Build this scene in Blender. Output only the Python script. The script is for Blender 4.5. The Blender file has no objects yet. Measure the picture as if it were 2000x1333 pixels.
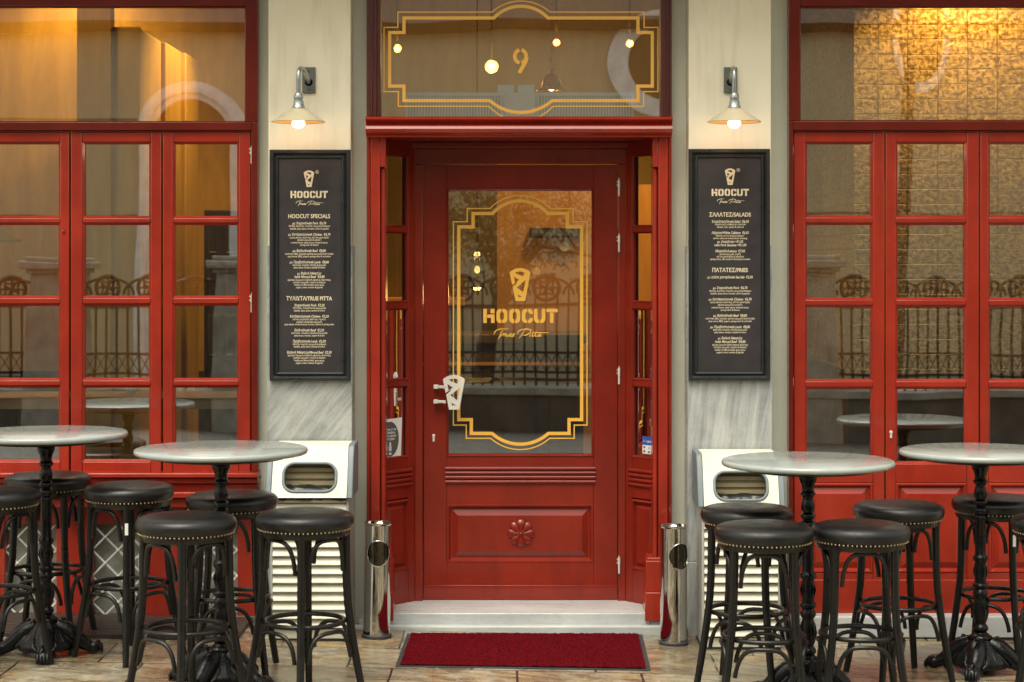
import bpy, bmesh, math, random
from mathutils import Vector, Matrix
random.seed(7)
R = math.radians
scene = bpy.context.scene
C = scene.collection

# ------------------------------------------------------------------ camera, sky, sun, exposure
F, PX, PY, EYE, D0 = 3800.0, 1016.0, 510.0, 1.91, 10.0     # focal (px of a 2000 wide frame), principal point, eye height, distance to facade
SLOPE = -0.02                                              # the street falls to the right
cam_d = bpy.data.cameras.new("camera"); cam = bpy.data.objects.new("camera", cam_d); C.objects.link(cam)
cam.location = (0, -D0, EYE); cam.rotation_euler = (R(90), 0, 0)
cam_d.sensor_width = 36; cam_d.lens = 36 * F / 2000
cam_d.shift_x = -(PX - 1000) / 2000; cam_d.shift_y = -(666.5 - PY) / 2000
cam_d.clip_start = 0.1; cam_d.clip_end = 2000
cam_d.dof.use_dof = True; cam_d.dof.focus_distance = 9.9; cam_d.dof.aperture_fstop = 4.0
scene.camera = cam

SUN_EL, SUN_AZ = R(64), R(205)      # soft light from the street side, a little from the left
world = bpy.data.worlds.new("World"); scene.world = world; world.use_nodes = True
wn = world.node_tree; bg = wn.nodes["Background"]
sky = wn.nodes.new("ShaderNodeTexSky"); sky.sky_type = 'NISHITA'; sky.sun_disc = False
sky.sun_elevation = SUN_EL; sky.sun_rotation = SUN_AZ; sky.air_density = 1.6; sky.dust_density = 4.0; sky.ozone_density = 0.6
hs = wn.nodes.new("ShaderNodeHueSaturation"); hs.inputs['Saturation'].default_value = 0.2
tint = wn.nodes.new("ShaderNodeMix"); tint.data_type = 'RGBA'; tint.blend_type = 'MULTIPLY'; tint.inputs[0].default_value = 1.0; tint.inputs[7].default_value = (1.0, 0.985, 0.87, 1)   # warm overcast
wn.links.new(sky.outputs[0], hs.inputs['Color']); wn.links.new(hs.outputs[0], tint.inputs[6]); wn.links.new(tint.outputs[2], bg.inputs[0]); bg.inputs[1].default_value = 0.125
sun_d = bpy.data.lights.new("sun", 'SUN'); sun = bpy.data.objects.new("sun", sun_d); C.objects.link(sun)
sun_d.energy = 1.25; sun_d.angle = R(45); sun_d.color = (1.0, 0.94, 0.80)
# direction towards the sun: azimuth measured from +Y clockwise
sdir = Vector((math.sin(SUN_AZ) * math.cos(SUN_EL), math.cos(SUN_AZ) * math.cos(SUN_EL), math.sin(SUN_EL)))
sun.rotation_euler = sdir.to_track_quat('Z', 'Y').to_euler(); sun.location = (0, -8, 12)
scene.view_settings.view_transform = 'Standard'; scene.view_settings.look = 'None'
scene.view_settings.exposure = 1.0; scene.view_settings.gamma = 1.0
scene.cycles.use_denoising = True
scene.cycles.max_bounces = 10; scene.cycles.transparent_max_bounces = 12
scene.cycles.sample_clamp_indirect = 6.0
scene.cycles.caustics_reflective = False; scene.cycles.caustics_refractive = False

# ------------------------------------------------------------------ pixel to place
def PXX(px, d): return (px - PX) * d / F
def PZ(py, d): return EYE - (py - PY) * d / F
def YD(d): return d - D0
def ground_z(x): return SLOPE * x

# ------------------------------------------------------------------ materials
def lin(c):
    return tuple(((v / 255) / 12.92 if v / 255 <= 0.04045 else ((v / 255 + 0.055) / 1.055) ** 2.4) for v in c)

class NT:
    def __init__(s, name):
        s.m = bpy.data.materials.new(name); s.m.use_nodes = True
        s.t = s.m.node_tree; s.b = s.t.nodes["Principled BSDF"]; s.out = s.t.nodes["Material Output"]
    def n(s, typ, **kw):
        x = s.t.nodes.new(typ)
        for k, v in kw.items():
            if k.startswith('i_'): x.inputs[k[2:].replace('_', ' ')].default_value = v
            else: setattr(x, k, v)
        return x
    def l(s, a, b): s.t.links.new(a, b)
    def coord(s, scale=(1, 1, 1), rot=(0, 0, 0), kind='Object'):
        tc = s.n("ShaderNodeTexCoord"); mr = s.n("ShaderNodeMapping"); mp = s.n("ShaderNodeMapping")
        mr.inputs['Rotation'].default_value = rot; mp.inputs['Scale'].default_value = scale
        s.l(tc.outputs[kind], mr.inputs['Vector']); s.l(mr.outputs[0], mp.inputs['Vector']); return mp.outputs[0]
    def noise(s, vec, scale, detail=4, rough=0.55, dist=0.0):
        x = s.n("ShaderNodeTexNoise"); x.inputs['Scale'].default_value = scale; x.inputs['Detail'].default_value = detail
        x.inputs['Roughness'].default_value = rough; x.inputs['Distortion'].default_value = dist
        s.l(vec, x.inputs['Vector']); return x.outputs[0]
    def ramp(s, fac, stops):
        x = s.n("ShaderNodeValToRGB"); e = x.color_ramp.elements
        while len(e) < len(stops): e.new(0.5)
        for i, (p, c) in enumerate(stops):
            e[i].position = p; e[i].color = (c, c, c, 1) if isinstance(c, (int, float)) else (*c, 1)
        s.l(fac, x.inputs[0]); return x.outputs[0]
    def mix(s, fac, a, b, mode='MIX'):
        x = s.n("ShaderNodeMix"); x.data_type = 'RGBA'; x.blend_type = mode
        for sock, v in ((x.inputs[0], fac), (x.inputs[6], a), (x.inputs[7], b)):
            if hasattr(v, 'links'): s.l(v, sock)
            elif isinstance(v, (int, float)): sock.default_value = v
            else: sock.default_value = (*v, 1)
        return x.outputs[2]
    def bump(s, h, strength=0.2, dist=0.01):
        x = s.n("ShaderNodeBump"); x.inputs['Strength'].default_value = strength; x.inputs['Distance'].default_value = dist
        s.l(h, x.inputs['Height']); s.l(x.outputs[0], s.b.inputs['Normal']); return x
    def set(s, **kw):
        for k, v in kw.items():
            i = s.b.inputs[k.replace('_', ' ')]
            if hasattr(v, 'links'): s.l(v, i)
            elif isinstance(v, (int, float)): i.default_value = v
            else: i.default_value = (*v, 1)

def simple(name, col, rough=0.5, metal=0.0, var=0.12, vscale=6.0, bump=0.0, bscale=60.0, coat=0.0, rvar=0.08, spec=0.5):
    n = NT(name); v = n.coord()
    f = n.noise(v, vscale, 5)
    c = n.mix(n.ramp(f, [(0.3, 0.0), (0.7, 1.0)]), tuple(x * (1 - var) for x in col), tuple(min(1, x * (1 + var)) for x in col))
    rr = n.ramp(n.noise(v, vscale * 2.3, 4), [(0.3, max(0, rough - rvar)), (0.7, min(1, rough + rvar))])
    n.set(Base_Color=c, Roughness=rr, Metallic=metal, Coat_Weight=coat, Coat_Roughness=0.12, Specular_IOR_Level=spec)
    if bump: n.bump(n.noise(v, bscale, 3), bump, 0.004)
    return n.m

def red_paint(name, k=1.0):
    n = NT(name); v = n.coord()
    f = n.noise(v, 3.0, 6, 0.6); f2 = n.noise(n.coord((40, 40, 2)), 6.0, 3)
    c = n.mix(n.ramp(f, [(0.35, 0.0), (0.68, 1.0)]), (0.265 * k, 0.021 * k, 0.0105 * k), (0.365 * k, 0.031 * k, 0.015 * k))
    c = n.mix(n.ramp(n.noise(n.coord((3, 3, 1)), 2.2, 7, 0.7), [(0.48, 0.0), (0.72, 0.6)]), c, (0.20 * k, 0.02 * k, 0.012 * k))
    sc = n.ramp(n.noise(n.coord((30, 30, 30)), 4.0, 8, 0.75), [(0.70, 0.0), (0.78, 1.0)])
    c = n.mix(sc, c, (0.46 * k, 0.06 * k, 0.03 * k))
    n.set(Base_Color=c, Roughness=n.ramp(f, [(0.3, 0.30), (0.7, 0.42)]), Specular_IOR_Level=0.06, Coat_Weight=0.75, Coat_Roughness=0.13)
    n.bump(f2, 0.14, 0.002); return n.m

def old_red():
    n = NT("aged_dark_red_paint"); v = n.coord((30, 30, 3))
    f = n.noise(v, 4.0, 8, 0.7, 1.2)
    c = n.mix(n.ramp(f, [(0.3, 0.0), (0.7, 1.0)]), (0.045, 0.008, 0.004), (0.13, 0.019, 0.008))
    n.set(Base_Color=c, Roughness=0.45); n.bump(f, 0.5, 0.006); return n.m

def plaster():
    n = NT("cream_plaster"); v = n.coord()
    f = n.noise(v, 2.2, 6, 0.6); g = n.noise(n.coord((6, 6, 0.8)), 3.0, 5)
    c = n.mix(n.ramp(f, [(0.3, 0.0), (0.7, 1.0)]), (0.69, 0.62, 0.46), (0.75, 0.69, 0.54))
    c = n.mix(n.ramp(g, [(0.50, 0.0), (0.75, 0.4)]), c, (0.48, 0.42, 0.31))
    n.set(Base_Color=c, Roughness=0.8); n.bump(n.noise(v, 45, 4), 0.12, 0.004); return n.m

def reveal():
    n = NT("grey_green_render"); v = n.coord()
    f = n.noise(v, 3.0, 6, 0.6)
    c = n.mix(n.ramp(f, [(0.3, 0.0), (0.7, 1.0)]), (0.56, 0.565, 0.46), (0.64, 0.645, 0.53))
    n.set(Base_Color=c, Roughness=0.75); n.bump(n.noise(v, 70, 4), 0.2, 0.004); return n.m

def marble(name, base, dark, tan, rot, scale, rough=0.3, amount=1.0):
    n = NT(name); v = n.coord(scale, rot)
    w = n.noise(v, 1.0, 9, 0.65, 0.8); w2 = n.noise(v, 3.2, 8, 0.7, 1.5)
    c = n.mix(n.ramp(w, [(0.36, amount), (0.62, 0.0)]), base, dark)
    c = n.mix(n.ramp(w2, [(0.56, 0.0), (0.70, 0.8 * amount)]), c, tan)
    fine = n.noise(v, 9.0, 8, 0.78, 1.0); cloud = n.noise(n.coord(), 7.0, 6, 0.65)
    c = n.mix(n.ramp(fine, [(0.50, 0.0), (0.66, 0.55 * amount)]), c, tuple(x * 0.8 for x in dark))
    c = n.mix(n.ramp(cloud, [(0.45, 0.0), (0.7, 0.45 * amount)]), c, tuple(min(1, x * 1.2) for x in base))
    sp = n.ramp(n.noise(n.coord(), 55, 3), [(0.68, 0.0), (0.76, 0.5)])
    c = n.mix(sp, c, tuple(min(1, x * 1.25) for x in base))
    n.set(Base_Color=c, Roughness=n.ramp(w2, [(0.3, rough - 0.07), (0.7, rough + 0.1)])); n.bump(w2, 0.05, 0.004)
    if rough < .2: n.set(Coat_Weight=0.25, Coat_Roughness=0.2, Roughness=0.28)
    return n.m

def paving():
    n = NT("stone_paving"); v = n.coord((1, 1, 1), (0, 0, 0))
    br = n.n("ShaderNodeTexBrick"); br.offset = 0.37; br.squash = 1.0
    br.inputs['Scale'].default_value = 1.0; br.inputs['Brick Width'].default_value = 0.58; br.inputs['Row Height'].default_value = 0.46
    br.inputs['Mortar Size'].default_value = 0.006; br.inputs['Mortar Smooth'].default_value = 0.2; br.inputs['Bias'].default_value = -0.15
    br.inputs['Color1'].default_value = (0, 0, 0, 1); br.inputs['Color2'].default_value = (1, 1, 1, 1); br.inputs['Mortar'].default_value = (0.5, 0.5, 0.5, 1)
    wob = n.noise(v, 2.2, 3)
    va = n.n("ShaderNodeVectorMath", operation='MULTIPLY_ADD'); n.l(wob, va.inputs[0]); va.inputs[1].default_value = (0.03, 0.03, 0); n.l(v, va.inputs[2])
    n.l(va.outputs[0], br.inputs['Vector'])
    st = n.noise(n.coord((1.2, 2.6, 1), (0, 0, 0.2)), 2.2, 10, 0.74, 1.0); f = n.noise(v, 9, 10, 0.78, 0.6); big = n.noise(v, 1.5, 6, 0.6); cl = n.noise(v, 3.1, 6, 0.6, .5)
    c = n.mix(br.outputs['Color'], (0.31, 0.225, 0.11), (0.42, 0.39, 0.30))
    c = n.mix(n.ramp(cl, [(0.46, 0.0), (0.60, 0.8)]), c, (0.43, 0.275, 0.115))
    c = n.mix(n.ramp(st, [(0.44, 0.0), (0.58, 0.9)]), c, (0.135, 0.10, 0.062))
    c = n.mix(n.ramp(f, [(0.50, 0.0), (0.66, 0.75)]), c, (0.50, 0.475, 0.39))
    c = n.mix(n.ramp(n.noise(v, 26, 8, .8), [(0.52, 0.0), (0.68, 0.7)]), c, (0.10, 0.08, 0.055))
    c = n.mix(n.ramp(big, [(0.45, 0.0), (0.66, 0.6)]), c, (0.10, 0.085, 0.06))
    c = n.mix(br.outputs['Fac'], c, (0.035, 0.03, 0.024))
    n.set(Base_Color=c, Roughness=n.ramp(big, [(0.32, 0.36), (0.58, 0.08)]))
    h = n.mix(br.outputs['Fac'], n.mix(0.5, f, st), (0, 0, 0)); n.bump(h, 0.35, 0.008); return n.m

def carpet():
    n = NT("red_mat_pile"); v = n.coord()
    f = n.noise(n.coord((1, 0.45, 1)), 105, 4, 0.75); g = n.noise(v, 22, 4)
    c = n.mix(n.ramp(f, [(0.36, 0.0), (0.66, 1.0)]), (0.035, 0.004, 0.006), (0.185, 0.0075, 0.012))
    c = n.mix(n.ramp(g, [(0.4, 0.0), (0.7, 0.45)]), c, (0.10, 0.006, 0.010))
    n.set(Base_Color=c, Roughness=1.0, Specular_IOR_Level=0.0); n.bump(f, 1.0, 0.012); return n.m

def gold_brick():
    n = NT("rough_stone_brick"); v = n.coord((1, 1, 1), (R(90), 0, 0))
    tc = n.n("ShaderNodeTexCoord"); sp = n.n("ShaderNodeSeparateXYZ"); n.l(tc.outputs['Object'], sp.inputs[0])
    ad = n.n("ShaderNodeMath", operation='ADD'); n.l(sp.outputs[0], ad.inputs[0]); n.l(sp.outputs[1], ad.inputs[1])
    cb = n.n("ShaderNodeCombineXYZ"); n.l(ad.outputs[0], cb.inputs[0]); n.l(sp.outputs[2], cb.inputs[1])
    br = n.n("ShaderNodeTexBrick"); br.inputs['Scale'].default_value = 1.0; br.inputs['Brick Width'].default_value = 0.2; br.inputs['Row Height'].default_value = 0.1
    br.offset = 0.0
    br.inputs['Mortar Size'].default_value = 0.0045; br.inputs['Mortar Smooth'].default_value = 1.0
    br.inputs['Color1'].default_value = (0.42, 0.29, 0.11, 1); br.inputs['Color2'].default_value = (0.55, 0.40, 0.18, 1); br.inputs['Mortar'].default_value = (0.20, 0.12, 0.035, 1)
    wv = n.n('ShaderNodeVectorMath', operation='MULTIPLY_ADD'); n.l(n.noise(tc.outputs['Object'], 6, 4), wv.inputs[0]); wv.inputs[1].default_value = (.022, .022, 0); n.l(cb.outputs[0], wv.inputs[2])
    n.l(wv.outputs[0], br.inputs['Vector'])
    f = n.noise(tc.outputs['Object'], 30, 6, 0.68, 0.2)
    n.set(Base_Color=n.mix(n.ramp(f, [(.44, .92), (.56, 0.0)]), br.outputs['Color'], (.13, .07, .012)), Roughness=0.30)  # hollows of the relief coloured dark, shade of the crevices painted in
    h = n.mix(br.outputs['Fac'], f, (0, 0, 0)); n.bump(h, 1.0, 0.06); return n.m

def plaster_gold(name, c1, c2):
    n = NT(name); f = n.noise(n.coord((5, 5, 0.9)), 1.4, 6, 0.65, 0.6)
    n.set(Base_Color=n.mix(n.ramp(f, [(0.3, 0.0), (0.7, 1.0)]), c1, c2), Roughness=0.55)
    n.bump(n.noise(n.coord(), 30, 4), 0.15, 0.005); return n.m

def glass(name, refl, tint=(0.93, 0.93, 0.90)):
    n = NT(name); t = n.t; t.nodes.remove(n.b)
    tr = n.n("ShaderNodeBsdfTransparent"); tr.inputs[0].default_value = (*tint, 1)
    gl = n.n("ShaderNodeBsdfGlossy"); gl.inputs['Roughness'].default_value = 0.0; gl.inputs[0].default_value = (0.95, 0.97, 0.96, 1)
    bp = n.n("ShaderNodeBump"); bp.inputs['Strength'].default_value = 0.085; bp.inputs['Distance'].default_value = 0.008
    n.l(n.noise(n.coord(), 1.7, 1), bp.inputs['Height']); n.l(bp.outputs[0], gl.inputs['Normal'])
    lw = n.n("ShaderNodeFresnel"); lw.inputs[0].default_value = 1.5
    ad = n.n("ShaderNodeMath", operation='ADD'); ad.use_clamp = True; n.l(lw.outputs[0], ad.inputs[0]); ad.inputs[1].default_value = refl
    mx = n.n("ShaderNodeMixShader"); n.l(ad.outputs[0], mx.inputs[0]); n.l(tr.outputs[0], mx.inputs[1]); n.l(gl.outputs[0], mx.inputs[2])
    n.l(mx.outputs[0], n.out.inputs[0]); return n.m

def emit(name, col, strength):
    n = NT(name); n.set(Base_Color=col, Emission_Color=col, Emission_Strength=strength); return n.m

def leaf(name, c1, c2):
    n = NT(name); f = n.noise(n.coord(), 1.3, 4)
    n.set(Base_Color=n.mix(n.ramp(f, [(0.35, 0.0), (0.65, 1.0)]), c1, c2), Roughness=0.6); return n.m

M = {}
M['red'] = red_paint('red_gloss_paint'); M['reddoor'] = red_paint('deep_red_door_paint', 0.68); M['redframe_shade'] = red_paint('shaded_red_frame_paint', 0.45); M['oldred'] = old_red(); M['plaster'] = plaster(); M['reveal'] = reveal()  # window frame red is the leaf paint darkened, shade put into the colour
M['mar_clad'] = marble("streaked_grey_marble", (0.42, 0.425, 0.405), (0.17, 0.18, 0.18), (0.33, 0.28, 0.20), (0, R(-36), 0), (17, 3, 1.9), 0.3, 0.85)
M['mar_clad2'] = marble("pale_veined_marble", (0.46, 0.465, 0.45), (0.24, 0.25, 0.25), (0.36, 0.35, 0.31), (0, R(-7), 0), (22, 3, 1.7), 0.3, 1.0)
M['mar_top'] = marble("white_table_marble", (0.35, 0.385, 0.365), (0.25, 0.28, 0.28), (0.42, 0.42, 0.39), (0, 0, R(25)), (2.2, 7, 3), 0.10, 0.45)
M['mar_step'] = marble("white_step_marble", (0.53, 0.545, 0.535), (0.36, 0.375, 0.375), (0.43, 0.39, 0.32), (0, 0, 0), (1.2, 9, 6), 0.3, 0.7)
M['paving'] = paving(); M['carpet'] = carpet()
M['rubber'] = simple("dark_rubber", (0.03, 0.03, 0.034), 0.6, bump=0.3)
M['iron'] = simple("black_cast_iron", (0.0035, 0.0035, 0.0042), 0.27, 0.0, bump=0.4, bscale=70, spec=0.35)
M['blackwood'] = simple("black_stained_wood", (0.0065, 0.006, 0.0052), 0.30, spec=0.42, bump=0.12, bscale=120)
M['leather'] = simple("black_leather", (0.0055, 0.006, 0.007), 0.33, spec=0.42, bump=0.18, bscale=240, vscale=9)
n = NT('creased_black_leather'); v = n.coord(); cr = n.noise(n.coord((1, 1, .5)), 7.0, 6, 0.7, 1.5); gr = n.noise(v, 260, 2)
n.set(Base_Color=n.mix(n.ramp(n.noise(v, 4, 5), [(.4, 0.0), (.7, 1.0)]), (0.005, 0.0055, 0.0065), (0.013, 0.012, 0.011)), Roughness=n.ramp(cr, [(.35, .27), (.65, .46)]), Specular_IOR_Level=0.42)
n.bump(n.mix(.22, cr, gr), 0.22, 0.006); M['leather'] = n.m
M['brass'] = simple("brass_nail", (0.50, 0.40, 0.23), 0.4, 0.8)
M['board'] = simple("black_board_face", (0.026, 0.022, 0.023), 0.45, var=0.2)
M['boardframe'] = simple("black_frame_paint", (0.018, 0.019, 0.02), 0.32, bump=0.08)
M['letter'] = simple("cream_print", (0.72, 0.62, 0.44), 0.6, var=0.04)
M['cream'] = simple("cream_painted_metal", (0.70, 0.67, 0.55), 0.38, var=0.10, bump=0.04)
M['slat'] = simple("cream_slat_metal", (0.66, 0.635, 0.51), 0.42, var=0.16)
M['binin'] = simple('beige_inner_slats', (0.36, 0.30, 0.17), 0.6)
M['greymetal'] = simple("blue_grey_metal", (0.15, 0.185, 0.20), 0.4, var=0.1)
M['palegrey'] = simple("pale_grey_metal", (0.40, 0.41, 0.37), 0.42, var=0.08)
M['bag'] = simple("black_bin_liner", (0.012, 0.012, 0.012), 0.3, bump=0.6, bscale=30)
M['chrome'] = simple("polished_steel", (0.62, 0.60, 0.56), 0.07, 1.0, var=0.05, rvar=0.03, bump=0.03, bscale=9)
M['darksteel'] = simple('shaded_steel', (0.10, 0.09, 0.07), 0.16, 1.0, var=0.4, vscale=30)  # darkened steel: shade inside the ash bin mouth put into the colour
M['dark'] = simple("dark_inside", (0.010, 0.010, 0.010), 0.5)
M['steel'] = simple("satin_steel", (0.74, 0.71, 0.64), 0.35, 0.25)
M['lampgrey'] = simple("weathered_grey_metal", (0.12, 0.125, 0.11), 0.42, 0.4)
M['zinc'] = simple("zinc_pipe", (0.36, 0.38, 0.37), 0.3, 0.85, var=0.2)
M['shade'] = simple("cream_enamel", (0.42, 0.36, 0.245), 0.35)
M['shadein'] = simple("yellow_enamel", (0.62, 0.38, 0.09), 0.5)
M['bulb'] = emit("warm_bulb", (1.0, 0.70, 0.36), 4.0)
M['spot'] = emit("warm_spot", (1.0, 0.66, 0.22), 0.9)
M['gold'] = simple("gold_vinyl", (0.85, 0.46, 0.07), 0.4, var=0.04)
M['glass'] = glass("window_glass", 0.37)
M['glass_door'] = glass("door_glass", 0.32)
M['sideglass'] = glass("sidelight_glass", 0.0)
M['lattice'] = simple("silver_lattice", (0.70, 0.70, 0.64), 0.4, 0.2)
M['grillback'] = simple("dusty_grey_board", (0.33, 0.33, 0.28), 0.8, var=0.35, vscale=5)
M['deck'] = None
n = NT("dark_brown_deck"); f = n.noise(n.coord((30, 3, 3)), 2.0, 6, 0.6)
n.set(Base_Color=n.mix(n.ramp(f, [(0.3, 0.0), (0.7, 1.0)]), (0.018, 0.011, 0.009), (0.055, 0.034, 0.026)), Roughness=0.5); n.bump(f, 0.4, 0.004); M['deck'] = n.m
M['goldbrick'] = gold_brick()
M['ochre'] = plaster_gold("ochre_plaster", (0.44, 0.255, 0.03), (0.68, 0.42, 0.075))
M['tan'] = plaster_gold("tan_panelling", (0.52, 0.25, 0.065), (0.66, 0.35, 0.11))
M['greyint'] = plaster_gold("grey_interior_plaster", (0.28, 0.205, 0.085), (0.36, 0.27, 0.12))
M['darkwood'] = simple("dark_interior_wood", (0.05, 0.032, 0.016), 0.4, var=0.3, bump=0.1)
M['lightwood'] = simple("pale_oak", (0.50, 0.36, 0.18), 0.4, var=0.15)
M['darkint'] = simple("brown_black_panel", (0.11, 0.075, 0.028), 0.5)
M['white'] = simple("white_plastic", (0.80, 0.80, 0.76), 0.5, var=0.04)
M['copper'] = simple("copper_shade", (0.78, 0.42, 0.22), 0.28, 0.55)
M['bottle'] = simple("green_bottle", (0.02, 0.05, 0.02), 0.08)
M['blue'] = simple("blue_print", (0.02, 0.09, 0.42), 0.4)
M['redprint'] = simple("red_print", (0.62, 0.06, 0.03), 0.4)
M['greyprint'] = simple("grey_print", (0.09, 0.085, 0.08), 0.5)
M['roof'] = simple('dark_roof_tiles', (0.014, 0.010, 0.006), 0.9, var=0.4, vscale=8)
M['canopy'] = simple("dark_canopy_board", (0.03, 0.024, 0.018), 0.6)
M['church'] = plaster_gold("weathered_church_render", (0.45, 0.385, 0.25), (0.56, 0.485, 0.335))
M['churchstone'] = simple("pale_arch_stone", (0.80, 0.82, 0.83), 0.7, var=0.15)
M['pillar'] = simple("stained_pier_stone", (0.30, 0.285, 0.25), 0.75, var=0.3, bump=0.3, bscale=14)
M['wallstone'] = simple("low_wall_stone", (0.10, 0.092, 0.078), 0.8, var=0.35, vscale=4, bump=0.4, bscale=12)
M['fence'] = simple("wrought_iron", (0.012, 0.011, 0.011), 0.5)
M['bark'] = simple("grey_brown_bark", (0.07, 0.055, 0.04), 0.85, var=0.3, bump=0.6, bscale=25)
M['leaf_y'] = leaf("autumn_leaf", (0.10, 0.085, 0.02), (0.22, 0.16, 0.03))
M['leaf_g'] = leaf("green_leaf", (0.035, 0.06, 0.015), (0.08, 0.10, 0.025))
M['asphalt'] = simple("cobbled_road", (0.10, 0.095, 0.085), 0.6, var=0.3, bump=0.4, bscale=20)

# ------------------------------------------------------------------ mesh builder
class MB:
    def __init__(s): s.v = []; s.f = []
    def add(s, vs, fs):
        o = len(s.v); s.v += [tuple(v) for v in vs]; s.f += [tuple(i + o for i in f) for f in fs]; return s
    def box(s, x0, x1, y0, y1, z0, z1):
        x0, x1 = sorted((x0, x1)); y0, y1 = sorted((y0, y1)); z0, z1 = sorted((z0, z1))
        return s.add([(x0, y0, z0), (x1, y0, z0), (x1, y1, z0), (x0, y1, z0), (x0, y0, z1), (x1, y0, z1), (x1, y1, z1), (x0, y1, z1)],
                     [(0, 3, 2, 1), (4, 5, 6, 7), (0, 1, 5, 4), (1, 2, 6, 5), (2, 3, 7, 6), (3, 0, 4, 7)])
    def pbox(s, px0, px1, py0, py1, d, back):          # box whose front face at distance d fills the pixel rectangle; back = depth in metres
        return s.box(PXX(px0, d), PXX(px1, d), YD(d), YD(d) + back, PZ(py1, d), PZ(py0, d))
    def quad(s, a, b, c, d): return s.add([a, b, c, d], [(0, 1, 2, 3)])
    def prism(s, pts, off):                              # planar polygon extruded along vector off
        n = len(pts); off = Vector(off); p2 = [tuple(Vector(p) + off) for p in pts]
        return s.add(list(pts) + p2, [tuple(range(n)), tuple(reversed(range(n, 2 * n)))] + [((i + 1) % n, i, n + i, n + (i + 1) % n) for i in range(n)])
    def lathe(s, prof, c=(0, 0, 0), n=32, axis='Z', cap=True):
        vs = []; fs = []
        for (r, h) in prof:
            for k in range(n):
                a = 2 * math.pi * k / n
                if axis == 'Z': vs.append((c[0] + r * math.cos(a), c[1] + r * math.sin(a), c[2] + h))
                elif axis == 'Y': vs.append((c[0] + r * math.cos(a), c[1] + h, c[2] + r * math.sin(a)))
                else: vs.append((c[0] + h, c[1] + r * math.cos(a), c[2] + r * math.sin(a)))
        m = len(prof)
        for j in range(m - 1):
            for k in range(n):
                fs.append((j * n + k, j * n + (k + 1) % n, (j + 1) * n + (k + 1) % n, (j + 1) * n + k))
        if cap:
            fs.append(tuple(reversed(range(n)))); fs.append(tuple(range((m - 1) * n, m * n)))
        return s.add(vs, fs)
    def tube(s, pts, rad, n=10, cap=True, closed=False):
        pts = [Vector(p) for p in pts]; m = len(pts)
        if not hasattr(rad, '__len__'): rad = [rad] * m
        vs = []; fs = []; up = None
        for i, p in enumerate(pts):
            if closed: t = pts[(i + 1) % m] - pts[i - 1]
            else: t = pts[min(i + 1, m - 1)] - pts[max(i - 1, 0)]
            t.normalize()
            if up is None:
                up = Vector((0, 0, 1)) if abs(t.z) < 0.9 else Vector((0, 1, 0))
            a = (up - t * up.dot(t)).normalized(); up = a; b = t.cross(a)
            for k in range(n):
                w = 2 * math.pi * k / n
                vs.append(p + (a * math.cos(w) + b * math.sin(w)) * rad[i])
        for j in range(m if closed else m - 1):
            for k in range(n):
                j2 = (j + 1) % m
                fs.append((j * n + k, j * n + (k + 1) % n, j2 * n + (k + 1) % n, j2 * n + k))
        if cap and not closed:
            fs.append(tuple(reversed(range(n)))); fs.append(tuple(range((m - 1) * n, m * n)))
        return s.add(vs, fs)
    def sphere(s, c, r, n=12, sz=1.0):
        m = max(4, n // 2)
        return s.lathe([(max(1e-4, r * math.sin(math.pi * i / m)), -r * sz * math.cos(math.pi * i / m)) for i in range(m + 1)], c, n)
    def ring_rects(s, rects):                            # nested rectangles (x0,x1,z0,z1,y); last one filled
        vs = []; fs = []
        for (x0, x1, z0, z1, y) in rects: vs += [(x0, y, z0), (x1, y, z0), (x1, y, z1), (x0, y, z1)]
        for j in range(len(rects) - 1):
            for k in range(4): fs.append((4 * j + k, 4 * j + (k + 1) % 4, 4 * j + 4 + (k + 1) % 4, 4 * j + 4 + k))
        q = 4 * (len(rects) - 1); fs.append((q, q + 1, q + 2, q + 3)); return s.add(vs, fs)
    def xform(s, mat): s.v = [tuple(mat @ Vector(v)) for v in s.v]; return s
    def build(s, name, mat, parent=None, bevel=0.0, smooth=35, segs=2, origin=None):
        me = bpy.data.meshes.new(name)
        vs = s.v
        if origin is not None: vs = [(v[0] - origin[0], v[1] - origin[1], v[2] - origin[2]) for v in vs]
        me.from_pydata(vs, [], s.f); me.validate()
        bm = bmesh.new(); bm.from_mesh(me); bmesh.ops.recalc_face_normals(bm, faces=bm.faces); bm.to_mesh(me); bm.free()
        me.materials.append(mat)
        if smooth:
            me.polygons.foreach_set('use_smooth', [True] * len(me.polygons)); me.set_sharp_from_angle(angle=R(smooth))
        o = bpy.data.objects.new(name, me); C.objects.link(o)
        if origin is not None: o.location = origin
        if parent is not None: o.parent = parent
        if bevel:
            md = o.modifiers.new("bevel", 'BEVEL'); md.width = bevel; md.segments = segs; md.limit_method = 'ANGLE'; md.angle_limit = R(40)
        return o

def empty(name, loc=(0, 0, 0), rz=0.0):
    o = bpy.data.objects.new(name, None); C.objects.link(o); o.location = loc; o.rotation_euler = (0, 0, rz); o.empty_display_size = 0.1; return o
def tag(o, label=None, cat=None, group=None, kind=None):
    if label: o['label'] = label
    if cat: o['category'] = cat
    if group: o['group'] = group
    if kind: o['kind'] = kind
    return o
def copy_tree(o, parent=None):
    c = o.copy(); C.objects.link(c)
    if parent is not None: c.parent = parent
    for ch in list(o.children): copy_tree(ch, c)
    return c

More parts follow.
